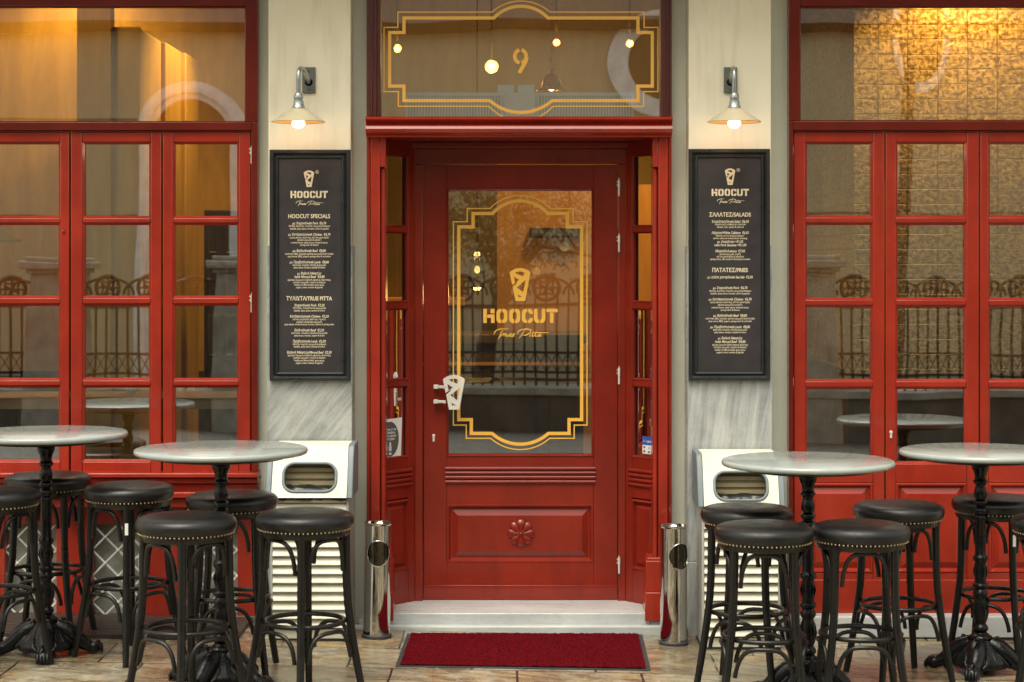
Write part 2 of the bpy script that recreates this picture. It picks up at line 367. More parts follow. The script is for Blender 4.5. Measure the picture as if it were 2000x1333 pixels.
# ------------------------------------------------------------------ lettering helpers
def text_mesh(txt, bold=0.0):
    cu = bpy.data.curves.new("tmp", 'FONT'); cu.body = txt; cu.size = 1.0; cu.offset = bold; cu.resolution_u = 3; cu.fill_mode = 'FRONT'
    o = bpy.data.objects.new("tmp", cu); C.objects.link(o)
    dg = bpy.context.evaluated_depsgraph_get(); me = bpy.data.meshes.new_from_object(o.evaluated_get(dg))
    vs = [tuple(v.co) for v in me.vertices]; fs = [tuple(p.vertices) for p in me.polygons]
    bpy.data.objects.remove(o); bpy.data.curves.remove(cu); bpy.data.meshes.remove(me)
    return vs, fs
def curve_fill(loops, extrude=0.0):
    cu = bpy.data.curves.new("tmp", 'CURVE'); cu.dimensions = '2D'; cu.fill_mode = 'BOTH'; cu.extrude = extrude
    for lp in loops:
        sp = cu.splines.new('POLY'); sp.points.add(len(lp) - 1)
        for i, p in enumerate(lp): sp.points[i].co = (p[0], p[1], 0, 1)
        sp.use_cyclic_u = True
    o = bpy.data.objects.new("tmp", cu); C.objects.link(o)
    dg = bpy.context.evaluated_depsgraph_get(); me = bpy.data.meshes.new_from_object(o.evaluated_get(dg))
    vs = [tuple(v.co) for v in me.vertices]; fs = [tuple(p.vertices) for p in me.polygons]
    bpy.data.objects.remove(o); bpy.data.curves.remove(cu); bpy.data.meshes.remove(me)
    return vs, fs
def put_text(mb, txt, cx, zc, width, hcap, y, bold=0.012, slant=0.0):
    """centred line; width and cap height in metres; on the plane Y=y facing -Y"""
    vs, fs = text_mesh(txt, bold)
    if not vs: return
    x0 = min(v[0] for v in vs); x1 = max(v[0] for v in vs)
    sx = width / (x1 - x0); sz = hcap / 0.73
    mb.add([(cx + (v[0] - (x0 + x1) / 2) * sx + slant * v[1] * sz, y, zc + (v[1] - 0.36) * sz) for v in vs], fs)

def ribbon(mb, pts, w, y, closed=False, th=0.0008):
    """flat strip with mitred joints through (x,z) points on the plane Y=y"""
    n = len(pts); L = []; Rr = []
    for i in range(n):
        p = Vector(pts[i])
        a = Vector(pts[i - 1]) if (i > 0 or closed) else None; b = Vector(pts[(i + 1) % n]) if (i < n - 1 or closed) else None
        t1 = (p - a).normalized() if a is not None else (b - p).normalized(); t2 = (b - p).normalized() if b is not None else t1
        n1 = Vector((-t1.y, t1.x)); n2 = Vector((-t2.y, t2.x)); m = (n1 + n2)
        if m.length < 1e-6: m = n1
        m.normalize(); k = 1 / max(0.35, m.dot(n1)); ww = w[i] if hasattr(w, '__len__') else w
        L.append(p + m * ww / 2 * k); Rr.append(p - m * ww / 2 * k)
    vs = []; fs = []
    for i in range(n): vs += [(L[i].x, y, L[i].y), (Rr[i].x, y, Rr[i].y)]
    for i in range(n if closed else n - 1):
        j = (i + 1) % n; fs.append((2 * i, 2 * i + 1, 2 * j + 1, 2 * j))
    mb.add(vs, fs)

def rrect(x0, x1, y0, y1, r, n=6):
    out = []
    for (cx, cy, a0) in ((x1 - r, y1 - r, 0), (x0 + r, y1 - r, 90), (x0 + r, y0 + r, 180), (x1 - r, y0 + r, 270)):
        for k in range(n + 1):
            a = R(a0 + 90 * k / n); out.append((cx + r * math.cos(a), cy + r * math.sin(a)))
    return out

def word_polys():
    """stencil capitals of the shop name, cap height 1, x from 0 to 5.2"""
    P = []
    P.append([(0, 0), (.25, 0), (.25, 1), (0, 1)])
    P.append([(.51, .675), (.8, .675), (.8, 1), (.51, 1)])
    P.append([(.28, .36), (.55, .36), (.55, 0), (.8, 0), (.8, .6), (.28, .6)])
    def half(x0, x1, s, g=0.03):
        cx = (x0 + x1) / 2; hw = (x1 - x0) / 2; ro = 0.26; ri = 0.10; t = 0.25
        pts = [(g, 1)] + [(hw - ro + ro * math.sin(R(a)), 1 - ro + ro * math.cos(R(a))) for a in (0, 30, 60, 90)]
        pts += [(hw - ro + ro * math.cos(R(a)), ro - ro * math.sin(R(a))) for a in (0, 30, 60, 90)] + [(g, 0), (g, t - .02)]
        pts += [(hw - t - ri + ri * math.sin(R(a)), t - .02 + ri - ri * math.cos(R(a))) for a in (0, 45, 90)]
        pts += [(hw - t - ri + ri * math.cos(R(a)), 1 - t + .02 - ri + ri * math.sin(R(a))) for a in (0, 45, 90)] + [(g, 1 - t + .02)]
        return [(cx + s * p[0], p[1]) for p in pts]
    for x0, x1 in ((.93, 1.70), (1.83, 2.60)):
        P.append(half(x0, x1, -1)); P.append(half(x0, x1, 1))
    P.append(half(2.72, 3.49, -1))
    P.append([(3.135, 1), (3.30, 1), (3.42, .93), (3.49, .80), (3.49, .64), (3.25, .64), (3.25, .71), (3.22, .76), (3.135, .77)])
    P.append([(3.135, 0), (3.135, .23), (3.22, .24), (3.25, .29), (3.25, .36), (3.49, .36), (3.49, .20), (3.42, .07), (3.30, 0)])
    for s in (-1, 1):
        cx = 3.97; hw = 0.40
        pts = [(hw, 1), (hw, .26)] + [(hw - .26 + .26 * math.cos(R(a)), .26 - .26 * math.sin(R(a))) for a in (30, 60, 90)] + [(.03, 0), (.03, .23), (.10, .24), (hw - .25, .34), (hw - .25, 1)]
        P.append([(cx + s * p[0], p[1]) for p in pts])
    P.append([(4.44, 1), (5.24, 1), (5.24, .80), (5.16, .74), (4.98, .77), (4.44, .77)])
    P.append([(4.70, 0), (4.95, 0), (4.95, .74), (4.70, .74)])
    return P

def cup_loops():
    """cup emblem in a 272 x 430 box (y up), with its cut-outs"""
    def T(pts): return [((x - 904) / 430, (588 - y) / 430) for x, y in pts]
    arc = [(768 + 272 * t, 215 - 57 * math.sin(math.pi * t) ** 0.8) for t in [i / 12 for i in range(13)]]
    outer = arc + [(970, 588), (845, 588), (808, 402), (868, 352), (856, 338), (803, 384)]
    lens = [(836, 222), (870, 208), (905, 203), (945, 212), (968, 228), (944, 268)]
    tri = [(824, 272), (890, 312), (846, 352), (838, 345)]
    quad = [(862, 412), (980, 312), (945, 472)]
    small = [(874, 503), (934, 532), (884, 542)]
    return [T(outer), T(lens), T(tri), T(quad), T(small)]
CUP = curve_fill(cup_loops())
CUP3 = curve_fill(cup_loops(), 0.0128)
WORD = word_polys()
SCRIPT = [   # strokes of the cursive line, crop coordinates
    [(565, 1022), (572, 995), (600, 968), (650, 952), (755, 950)], [(690, 962), (662, 1000), (640, 1050), (620, 1088)],
    [(655, 1050), (690, 1010), (702, 1018), (690, 1048)], [(702, 1020), (722, 1016), (712, 1048)],
    [(735, 1016), (722, 1040), (732, 1050), (752, 1040), (764, 1014)], [(762, 1016), (756, 1048)],
    [(768, 1040), (792, 1026), (790, 1014), (772, 1026), (772, 1048), (798, 1046), (806, 1036)], [(806, 1038), (830, 1026), (826, 1014), (810, 1028), (812, 1050), (832, 1042)],
    [(870, 1020), (876, 990), (910, 964), (985, 950), (1045, 966), (1040, 1000), (990, 1030), (935, 1036)], [(975, 960), (940, 1010), (886, 1078)],
    [(1040, 1018), (1030, 1046), (1048, 1046)], [(1082, 975), (1062, 1030), (1070, 1050), (1092, 1040)], [(1118, 972), (1098, 1030), (1106, 1050), (1128, 1040)],
    [(1165, 1020), (1142, 1028), (1136, 1048), (1160, 1044), (1172, 1016), (1166, 1048), (1190, 1040)], [(1060, 1004), (1150, 1000), (1280, 998)]]

def brand(mb, cx, z_of, x_of, y, s, with_r=True):
    """the whole emblem: cup, stencil name, cursive line; s = metres per crop unit, x_of/z_of map crop units to the plane"""
    k = 430 * s
    mb.add([(x_of(904) + v[0] * k, y, z_of(588) + v[1] * k) for v in CUP[0]], CUP[1])
    for poly in WORD:
        mb.prism([(x_of(425 + p[0] * 185), y, z_of(875) + p[1] * 185 * s) for p in poly], (0, 0.0004, 0))
    for st in SCRIPT:
        w = [13 * s] * len(st); w[0] = 6 * s; w[-1] = 6 * s
        ribbon(mb, [(x_of(a), z_of(b)) for a, b in st], w, y - 0.0002 + 0.00002 * random.random())
    if with_r:
        c = [(x_of(1115 + 40 * math.cos(R(a))), z_of(200 - 40 * math.sin(R(a)))) for a in range(0, 360, 20)]
        ribbon(mb, c, 9 * s, y, closed=True)
        ribbon(mb, [(x_of(1103), z_of(222)), (x_of(1103), z_of(180)), (x_of(1124), z_of(184)), (x_of(1124), z_of(198)), (x_of(1106), z_of(200)), (x_of(1127), z_of(222))], 8 * s, y - 0.0003)

# ================================================================== SETTING: ground
def sheet(name, x0, x1, y0, y1, lift, mat, kind='structure', n=1):
    mb = MB(); mb.add([(x0, y0, SLOPE * x0 + lift), (x1, y0, SLOPE * x1 + lift), (x1, y1, SLOPE * x1 + lift), (x0, y1, SLOPE * x0 + lift)], [(0, 1, 2, 3)])
    o = mb.build(name, mat, smooth=0)
    if kind: o['kind'] = kind
    return o
sheet('ground', -300, 300, -300, 300, -0.012, M['asphalt'])
sheet('pavement', -12, 12, -7.0, 0.30, 0.0, M['paving'])

# ================================================================== THE RESTAURANT BUILDING
B = tag(empty('restaurant_building'), 'restaurant front with dark red joinery between cream pilasters', 'building')
ZT = 3.75                                                   # top of what is modelled of the front

# pilasters: plaster shaft with marble slab cladding at its foot
def pilaster(px0, px1, mat, left=True):
    x0, x1 = PXX(px0, 10.02), PXX(px1, 10.02)
    p = MB().box(x0, x1, 0.02, 0.36, -0.1, ZT).build('pilaster', M['plaster'], B, bevel=0.004)
    m0, m1 = PXX(px0 - 2, 10), PXX(px1 + 2.5, 10); zt = PZ(480, 10)
    mb = MB(); zj = PZ(1098, 10)
    mb.box(m0, m1, 0.0, 0.33, -0.12, zj - 0.0008); mb.box(m0, m1, 0.0, 0.33, zj + 0.0008, zt)
    mb.build('marble_cladding', mat, p, bevel=0.003)
    return p
pilaster(524, 685, M['mar_clad']); pilaster(1345, 1506, M['mar_clad2'])
pilaster(-427, -266, M['mar_clad2']); pilaster(2322, 2482, M['mar_clad'])
# grey-green reveals beside them
def rev(pxa, pxb, d=10.25):
    MB().pbox(pxa, pxb, -160, 1262, d, 0.25).build('reveal_wall', M['reveal'], B)
rev(502, 527, 10.2); rev(682, 717, 10.18); rev(1311, 1349, 10.18); rev(1503, 1543, 10.2); rev(-268, -240, 10.2); rev(2298, 2324, 10.2)
# wall over the openings, end walls, rear shell
mb = MB(); mb.box(-4.6, 4.6, 0.16, 0.5, 3.42, 5.2); mb.build('upper_wall', M['plaster'], B)
mb = MB(); mb.box(-9, PXX(-427, 10.02), 0.06, 0.5, -0.3, 5.2); mb.box(PXX(2482, 10.02), 9, 0.06, 0.5, -0.3, 5.2); mb.build('side_wall', M['plaster'], B)
cp = MB().box(-4.6, 4.6, -0.55, 0.15, 3.72, 3.85).build('unseen_shade_slab', M['plaster'], B, bevel=.01)  # unseen slab added overhead to dim the top of the front

# ------------------------------------------------------------------ windows with folding leaves
hinge_mesh = None
def hinge(parent, px, py0, py1, d):
    x = PXX(px, d); z0, z1 = PZ(py1, d), PZ(py0, d); y = YD(d) - 0.008
    mb = MB(); h = (z1 - z0)
    mb.lathe([(0.0055, 0), (0.0055, h * .44)], (x, y, z0), 10); mb.lathe([(0.0068, 0), (0.0068, h * .46)], (x, y, z0 + h * .47), 10)
    mb.lathe([(0.003, 0), (0.003, h * 1.08)], (x, y, z0 - h * .04), 8); mb.box(x - 0.004, x + 0.004, y + 0.003, y + 0.009, z0 + h * .05, z0 + h * .95)
    mb.box(x - 0.013, x - 0.002, y - 0.003, y + 0.004, z0 + h * .60, z0 + h * .66); mb.box(x - 0.013, x - 0.002, y - 0.003, y + 0.004, z0 + h * .80, z0 + h * .86)
    return mb.build('hinge', M['steel'], parent)
def keyhole(parent, px, py, d):
    x, z, y = PXX(px, d), PZ(py, d), YD(d)
    mb = MB(); mb.lathe([(0.0085, 0.001), (0.0085, -0.006), (0.006, -0.008)], (x, y, z + 0.012), 16, 'Y'); mb.box(x - 0.0055, x + 0.0055, y - 0.006, y + 0.001, z - 0.018, z + 0.008)
    return mb.build('keyhole', M['steel'], parent)

def bead(mb, x0, x1, z0, z1, y, w=0.011, t=0.010):
    """sloping glazing bead running round a pane: rises from the glass to the bar"""
    mb.add([(x0, y, z0), (x1, y, z0), (x1, y, z1), (x0, y, z1), (x0 + w, y + t, z0 + w), (x1 - w, y + t, z0 + w), (x1 - w, y + t, z1 - w), (x0 + w, y + t, z1 - w),
            (x0 + w, y + t + 0.012, z0 + w), (x1 - w, y + t + 0.012, z0 + w), (x1 - w, y + t + 0.012, z1 - w), (x0 + w, y + t + 0.012, z1 - w)],
           [(0, 1, 5, 4), (1, 2, 6, 5), (2, 3, 7, 6), (3, 0, 4, 7), (4, 5, 9, 8), (5, 6, 10, 9), (6, 7, 11, 10), (7, 4, 8, 11)])
def pane(mb, x0, x1, z0, z1, y, tilt=0.0009):
    a, b = random.uniform(-tilt, tilt), random.uniform(-tilt, tilt) * 0.7
    w, h = (x1 - x0) / 2, (z1 - z0) / 2
    mb.add([(x0, y - a * w - b * h, z0), (x1, y + a * w - b * h, z0), (x1, y + a * w + b * h, z1), (x0, y - a * w + b * h, z1)], [(0, 1, 2, 3)])

def raised_panel(mb, x0, x1, z0, z1, y, e=0.012, s=0.055):
    mb.ring_rects([(x0 - .012, x1 + .012, z0 - .012, z1 + .012, y), (x0 - .006, x1 + .006, z0 - .006, z1 + .006, y - 0.006), (x0, x1, z0, z1, y - 0.005), (x0 + e, x1 - e, z0 + e, z1 - e, y + 0.014),
                   (x0 + e + 0.006, x1 - e - 0.006, z0 + e + 0.006, z1 - e - 0.006, y + 0.014), (x0 + s, x1 - s, z0 + s, z1 - s, y + 0.001), (x0 + s + .003, x1 - s - .003, z0 + s + .003, z1 - s - .003, y + 0.001)])

LD = 10.15
def leaf_of_window(x0, x1, gx0, gx1, rows, ytop, ybot, panel=None, hinges=(), key=None, knob=None):
    d = LD; y = YD(d); T = 0.05
    X0, X1, G0, G1 = PXX(x0, d), PXX(x1, d), PXX(gx0, d) - 0.009, PXX(gx1, d) + 0.009
    Z = lambda p: PZ(p, d)
    mb = MB()
    mb.box(X0, G0, y, y + T, Z(ybot), Z(ytop)); mb.box(G1, X1, y, y + T, Z(ybot), Z(ytop))
    e = 0.011
    edges = [ytop] + [v for r in rows for v in r] + [ybot if panel is None else panel[0]]
    for i in range(0, len(edges), 2):
        zt = Z(edges[i]) - (e if i else 0); zb = Z(edges[i + 1]) + (e if i + 1 < len(edges) - 1 else 0)
        if panel is not None and i + 2 >= len(edges): zb = Z(panel[0])
        mb.box(G0, G1, y + 0.0025, y + T - 0.002, zb, zt)
    if panel is not None:
        (pt, pb, rail) = panel
        mb.box(G0, G1, y + 0.0025, y + T - 0.002, Z(ybot), Z(pb))
        mb.box(G0, G1, y + 0.019, y + 0.034, Z(pb), Z(pt))
        mb.box(X0 + .002, X1 - .002, y - 0.010, y - 0.0002, Z(ybot), Z(rail))
    o = mb.build('window_leaf', M['red'], B, bevel=0.006, segs=3)
    bb = MB(); gl = MB()
    for (r0, r1) in rows:
        bead(bb, G0, G1, Z(r1) - e, Z(r0) + e, y + 0.004); pane(gl, G0 + 0.009, G1 - 0.009, Z(r1), Z(r0), y + 0.028)
    bb.build('glazing_bead', M['red'], o, smooth=0)
    if panel is not None:
        pp = MB(); raised_panel(pp, G0 + 0.012, G1 - 0.012, Z(pb) + 0.012, Z(pt) - 0.012, y + 0.004, 0.010, 0.045); pp.build('raised_panel', M['red'], o, smooth=0)
    gl.build('glass_pane', M['glass'], o, smooth=0)
    for (hx, h0, h1) in hinges: hinge(o, hx, h0, h1, d)
    if key: keyhole(o, key[0], key[1], d)
    if knob:
        k = MB(); k.sphere((PXX(knob[0], d), y - 0.008, PZ(knob[1], d)), 0.008, 12); k.build('knob', M['red'], o)
    return o
ROWL = [(282, 422), (440, 578), (598, 739), (758, 898)]
leaf_of_window(318, 489.5, 341, 463, ROWL, 258, 925, hinges=((492, 286, 320), (492, 573, 610)))
leaf_of_window(138, 315, 164, 291, ROWL, 258, 925)
leaf_of_window(-42, 135, -17, 114, ROWL, 258, 925, knob=(124, 452))
leaf_of_window(-220, -44.5, -196, -68, ROWL, 258, 925)
ROWR = [(282, 421), (440, 582), (601, 741), (761, 902)]
PAN = (944, 1120, 1132)
leaf_of_window(1551, 1727.5, 1576, 1702, ROWR, 258, 1203, PAN, hinges=((1547, 283, 318), (1547, 437, 470), (1547, 735, 770)))
leaf_of_window(1730, 1912, 1753, 1885, ROWR, 258, 1203, PAN, key=(1740, 849))
leaf_of_window(1914.5, 2095, 1934, 2066, ROWR, 258, 1203, PAN)
leaf_of_window(2097.5, 2273, 2120, 2252, ROWR, 258, 1203, PAN)

def window_frame(s, pxo, pxi, pxl, far_o, far_i, far_l, ybot, ybar):
    """s=-1 left window. pxo/pxi outer and inner edge of the stile by the transom, pxl edge beside the leaves"""
    d = 10.13; mb = MB()
    a, b = sorted((pxi, far_i))
    for (o_, i_, l_) in ((pxo, pxi, pxl), (far_o, far_i, far_l)):
        mb.pbox(o_, i_, -60, ybar[0] - .5, d, 0.10); mb.pbox(o_, l_, ybar[0], ybot, d, 0.10)
    la, lb = sorted((pxl, far_l))
    mb.pbox(a + .3, b - .3, -60, 11, d, 0.10)
    mb.pbox(la + .3, lb - .3, ybar[0], ybar[1] - 3, d - 0.004, 0.10); mb.pbox(la + .3, lb - .3, ybar[1] - 2.8, ybar[1], d + 0.012, 0.08)
    f = mb.build('window_frame', M['redframe_shade'], B, bevel=0.003)
    g = MB(); pane(g, PXX(a, 10.19) - .01, PXX(b, 10.19) + .01, PZ(ybar[0], 10.19) - .01, PZ(11, 10.19) + .01, YD(10.19), 0.0004)
    g.build('transom_glass', M['glass'], f, smooth=0)
    bb = MB(); bead(bb, PXX(a, d), PXX(b, d), PZ(ybar[0], d), PZ(11, d), YD(d) + 0.03, 0.008, 0.008); bb.build('glazing_bead', M['redframe_shade'], f, smooth=0)
    return f
window_frame(-1, 503, 479, 491, -244, -221, -222, 925, (239, 257.5))
window_frame(1, 1541, 1563, 1549.5, 2298, 2274, 2275, 1204, (237, 257.5))

# left window: moulded sill, panelled dado with lattice grilles
sill = MB()
for (y0, y1, d) in ((925, 934, 10.07), (934.2, 945, 10.10), (945.2, 962, 10.13), (962.2, 974, 10.06), (974.2, 992, 10.09)):
    sill.pbox(-244, 503, y0, y1, d, 0.30 - (d - 10))
sill.build('window_sill', M['red'], B, bevel=0.005)
dd = 10.19; zb, zt = PZ(1204, dd), PZ(992, dd) + 0.02
OPEN = [(-268, -170), (-78, 10 - 90)]
opens = [(-180, -80), (10, 110), (180, 284), (362, 464)]
opens = [(-168, -66), (9, 110), (180, 285), (362, 464)]
dado = MB(); xs = [-244] + [v for o in opens for v in o] + [503]
for i in range(0, len(xs), 2): dado.pbox(xs[i], xs[i + 1], 980, 1204, dd, 0.08)
for a, b in opens:
    dado.pbox(a, b, 980, 1024, dd + 0.003, 0.07)
dobj = dado.build('dado_panel', M['red'], B, bevel=0.003)
MB().pbox(-244, 503, 1000, 1204, dd + 0.085, 0.05).build('dado_backing', M['grillback'], dobj)
for a, b in opens:
    g = MB(); d = dd + 0.035; y = YD(d); X0, X1 = PXX(a, d), PXX(b, d); Z0, Z1 = PZ(1204, d), PZ(1024, d); st = 0.068
    hw, hh = 0.137, 0.137
    nx = int((X1 - X0) / hw) + 2; nz = int((Z1 - Z0) / hh) + 2
    for i in range(-nz, nx + nz):
        for sg in (1, -1):
            xa = X0 + i * hw * 1.0; pts = []
            # clip the diagonal to the opening
            t0, t1 = 0.0, (Z1 - Z0)
            for t in (0,): pass
            lo, hi = t0, t1
            if sg > 0: lo = max(lo, X0 - xa); hi = min(hi, X1 - xa)
            else: lo = max(lo, xa - X1); hi = min(hi, xa - X0)
            if hi - lo > 0.01: g.tube([(xa + sg * lo, y + 0.002 * sg, Z1 - lo), (xa + sg * hi, y + 0.002 * sg, Z1 - hi)], 0.0058, 6)
    j = 0
    for iz in range(0, 2 * nz):
        for ix in range(0, 2 * nx):
            if (ix + iz) % 2 == 0:
                x = X0 + ix * hw / 2; z = Z1 - iz * hh / 2
                if X0 < x < X1 and Z0 < z < Z1: g.sphere((x, y - 0.004, z), 0.0095, 8, 0.8)
    g.build('lattice_grille', M['lattice'], dobj)
# right window: marble sill and stone footing
ms = MB().pbox(1511, 2300, 1205, 1246, 10.04, 0.26).build('marble_sill', M['mar_step'], B, bevel=0.004)
MB().pbox(1508, 2300, 1246.3, 1275, 10.06, 0.24).build('stone_footing', M['wallstone'], B, bevel=0.006)
MB().pbox(-244, 503, 1204.5, 1240, 10.17, 0.15).build('stone_footing', M['wallstone'], B, bevel=0.006)

# ------------------------------------------------------------------ entrance
EM = None
def post(sgn):
    ent = MB()
    m = lambda px: PX - 0.0 + (px - PX) if sgn < 0 else 2 * 1014.0 - px      # mirror about the door axis
    a = lambda p0, p1, q0, q1, d, bk: ent.pbox(min(m(p0), m(p1)), max(m(p0), m(p1)), q0, q1, d, bk)
    a(716, 723.5, 266, 1215, 10.085, 0.16); a(723.7, 742, 266, 1215, 10.05, 0.18); a(742.2, 753.5, 266, 327, 10.05, 0.18); a(742.2, 753.5, 327.3, 1215, 10.085, 0.145)
    ent.lathe([(0.0125, PZ(1096, 10.07)), (0.0125, PZ(329, 10.07))], (PXX(m(748), 10.075), YD(10.082), 0), 18)
    a(715, 766.5, 1096, 1157, 10.035, 0.17); a(714.5, 768, 1158, 1214, 10.018, 0.20); a(716, 764, 1090, 1095.7, 10.045, 0.16)
    return ent.build('door_post', M['red'], B, bevel=0.004)
post(-1); EM = post(1)
# entablature profile over the door
prof = [(228, 9.965), (233.5, 9.965), (235, 9.975), (238, 9.985), (240, 10.0), (242, 10.004), (246, 9.985), (252, 9.976), (259, 9.985), (264, 10.004), (265, 10.012), (268.5, 10.012)]
mb = MB(); x0, x1 = PXX(714, 9.98), PXX(1313.5, 9.98)
pts = [(0, YD(d), PZ(p, d)) for p, d in prof]; pts += [(0, 0.2, PZ(268.5, 10.012)), (0, 0.2, PZ(228, 9.965))]
mb.prism([(x0, p[1], p[2]) for p in pts], (x1 - x0, 0, 0)); mb.build('entablature', M['red'], B, smooth=25)
# soffit, head, jambs of the recess
JX0, JX1 = PXX(810, 10.4), PXX(1222, 10.4)
mb = MB(); mb.box(PXX(722, 10.1), PXX(1306, 10.1), 0.201, 0.50, 2.545, 2.66)
mb.box(JX0 - .1, JX1 + .1, 0.385, 0.55, PZ(290, 10.385), 2.5445); mb.box(JX0 - .02, JX1 + .02, 0.40, 0.55, PZ(321, 10.4), PZ(290, 10.385) - .0003)
mb.box(JX0, PXX(825.5, 10.4), 0.40, 0.55, 0.05, PZ(321, 10.4) - .0003); mb.box(PXX(1207.5, 10.4), JX1, 0.40, 0.55, 0.05, PZ(321, 10.4) - .0003)
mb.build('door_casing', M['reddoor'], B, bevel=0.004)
# marble threshold step
st = MB(); tz = 0.092
st.box(PXX(757, 10.04), PXX(1271, 10.04), 0.04, 0.60, -0.08, tz); st.box(PXX(690, 10), PXX(1341, 10), -0.012, 0.0395, -0.08, 0.034)
st.box(PXX(700, 10), PXX(757, 10.04) - .0005, 0.04, 0.40, -0.08, 0.06); st.box(PXX(1271, 10.04) + .0005, PXX(1335, 10), 0.04, 0.40, -0.08, 0.05)
st.build('marble_step', M['mar_step'], B, bevel=0.006)

# the door
DD = 10.43; dy = YD(DD); ZD = lambda p: PZ(p, DD); XD = lambda p: PXX(p, DD)
mb = MB()
gx0, gx1, gz1, gz0 = XD(874.5), XD(1157), ZD(372), ZD(889)
mb.box(XD(827), gx0 - .006, dy, dy + .05, ZD(1171), ZD(322.5)); mb.box(gx1 + .006, XD(1206), dy, dy + .05, ZD(1171), ZD(322.5))
mb.box(gx0 - .0058, gx1 + .0058, dy + .001, dy + .049, gz1 + .006, ZD(322.7)); mb.box(gx0 - .0058, gx1 + .0058, dy + .001, dy + .049, ZD(987), gz0 - .006)
mb.box(gx0 - .0058, gx1 + .0058, dy + .022, dy + .049, ZD(1098), ZD(987) - .0003); mb.box(gx0 - .0058, gx1 + .0058, dy + .001, dy + .049, ZD(1171), ZD(1098) - .0003)
mb.box(XD(827) - .001, XD(1206) + .001, dy - .006, dy - .0003, ZD(1171.5), ZD(1143))
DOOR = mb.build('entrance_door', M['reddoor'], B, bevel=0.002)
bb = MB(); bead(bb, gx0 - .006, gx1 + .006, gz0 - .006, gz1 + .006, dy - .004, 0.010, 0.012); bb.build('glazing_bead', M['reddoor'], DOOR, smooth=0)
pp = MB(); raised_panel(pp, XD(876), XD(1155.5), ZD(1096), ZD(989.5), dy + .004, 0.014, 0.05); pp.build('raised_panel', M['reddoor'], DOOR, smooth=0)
rb = MB()
for k in range(4):
    zc = ZD(915.5 + k * 8.6); pts = [(XD(870), dy, zc - .0105)] + [(XD(870), dy - .010 * math.sin(R(a)) - .003, zc - .0100 * math.cos(R(a))) for a in range(0, 181, 30)] + [(XD(870), dy, zc + .0105)]
    rb.prism(pts, (XD(1163) - XD(870), 0, 0))
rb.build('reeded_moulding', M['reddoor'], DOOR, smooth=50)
g = MB(); pane(g, gx0 + .001, gx1 - .001, gz0 + .001, gz1 - .001, dy + .026, 0.0002); g.build('door_glass', M['glass_door'], DOOR, smooth=0)
# carved flower
fl = MB(); fx, fz = XD(1017.5), ZD(1042.5); fr = 27 * DD / F
vs = [(fx, dy - .006, fz)]; NN = 96; rings = 7
for j in range(1, rings + 1):
    t = j / rings
    for k in range(NN):
        a = 2 * math.pi * k / NN; lob = abs(math.cos(4 * a)) ** 0.42
        r = fr * t * (0.80 + 0.20 * lob)
        hgt = 0.003 + 0.009 * math.sin(math.pi * min(1, t * 1.02)) ** 0.6 * (0.25 + 0.75 * lob) if t > .22 else .013
        if j == rings: hgt = -0.001
        vs.append((fx + r * math.cos(a), dy - hgt, fz + r * math.sin(a)))
fs = [(0, 1 + k, 1 + (k + 1) % NN) for k in range(NN)]
for j in range(rings - 1):
    for k in range(NN): fs.append((1 + j * NN + k, 1 + j * NN + (k + 1) % NN, 1 + (j + 1) * NN + (k + 1) % NN, 1 + (j + 1) * NN + k))
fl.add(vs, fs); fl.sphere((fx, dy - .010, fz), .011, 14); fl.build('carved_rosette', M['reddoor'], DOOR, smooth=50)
for a, b in ((350, 383), (458, 492), (717, 750), (1087, 1120)): hinge(DOOR, 1209, a, b, 10.40)
keyhole(DOOR, 847, 856, DD)
# cup shaped pull handle on two arms
hd = 10.36; hw_ = 43 * hd / F / (272 / 430); hx, hz = PXX(886.5, hd), PZ(800.5, hd)
hb = MB(); hb.add([(hx + v[0] * hw_, YD(hd) + v[2] * 0.4, hz + v[1] * hw_) for v in CUP3[0]], CUP3[1])
HN = hb.build('door_handle', M['steel'], DOOR, smooth=30)
ar = MB()
for p in (756, 785):
    z = PZ(p, 10.39)
    ar.box(PXX(847, 10.4), PXX(856, 10.4), YD(10.385), dy - .0005, z - .010, z + .010); ar.box(PXX(856, 10.4) + .0004, PXX(869, 10.4), YD(10.39), YD(10.39) + .018, z - .0075, z + .0065)
    ar.box(PXX(865, 10.4), PXX(871, 10.4), YD(hd) + .006, YD(10.39) - .0003, z - .0075, z + .0065)
ar.build('handle_arm', M['steel'], DOOR, bevel=0.0015)
# gilt border and name on the glass
gb = MB(); gy = dy + .0235
def mirror_path(pts, cx): return pts + [(2 * cx - x, y) for x, y in reversed(pts)]
def arc_pts(p0, top, cx, n=14):
    """circular arc from p0 up/down to (cx, top): half of it"""
    hx = cx - p0[0]; sg = 1 if top < p0[1] else -1; h = abs(top - p0[1]); r = (hx * hx + h * h) / (2 * h); cy = top + sg * r
    out = []
    for i in range(n + 1):
        x = p0[0] + hx * i / n; out.append((x, cy - sg * math.sqrt(max(0, r * r - (cx - x) ** 2))))
    return out
def border(mb, cx, top, bot, w, d, y, close=True):
    """top/bot: ((arc x, arc y), arc peak, corner list) left halves, pixel space"""
    (t_arc, t_peak, t_c), (b_arc, b_peak, b_c) = top, bot
    left_t = t_c[::-1]                                     # from lower left up to arc start
    up = left_t + arc_pts(t_arc, t_peak, cx)
    upper = up + [(2 * cx - x, yy) for x, yy in reversed(up[:-1])]
    dn = b_c[::-1] + arc_pts(b_arc, b_peak, cx); lower = dn + [(2 * cx - x, yy) for x, yy in reversed(dn[:-1])]
    loop = upper + lower[::-1]
    ribbon(mb, [(PXX(x, d), PZ(yy, d)) for x, yy in loop], w * d / F, y, closed=close)
gd = DD + .0235
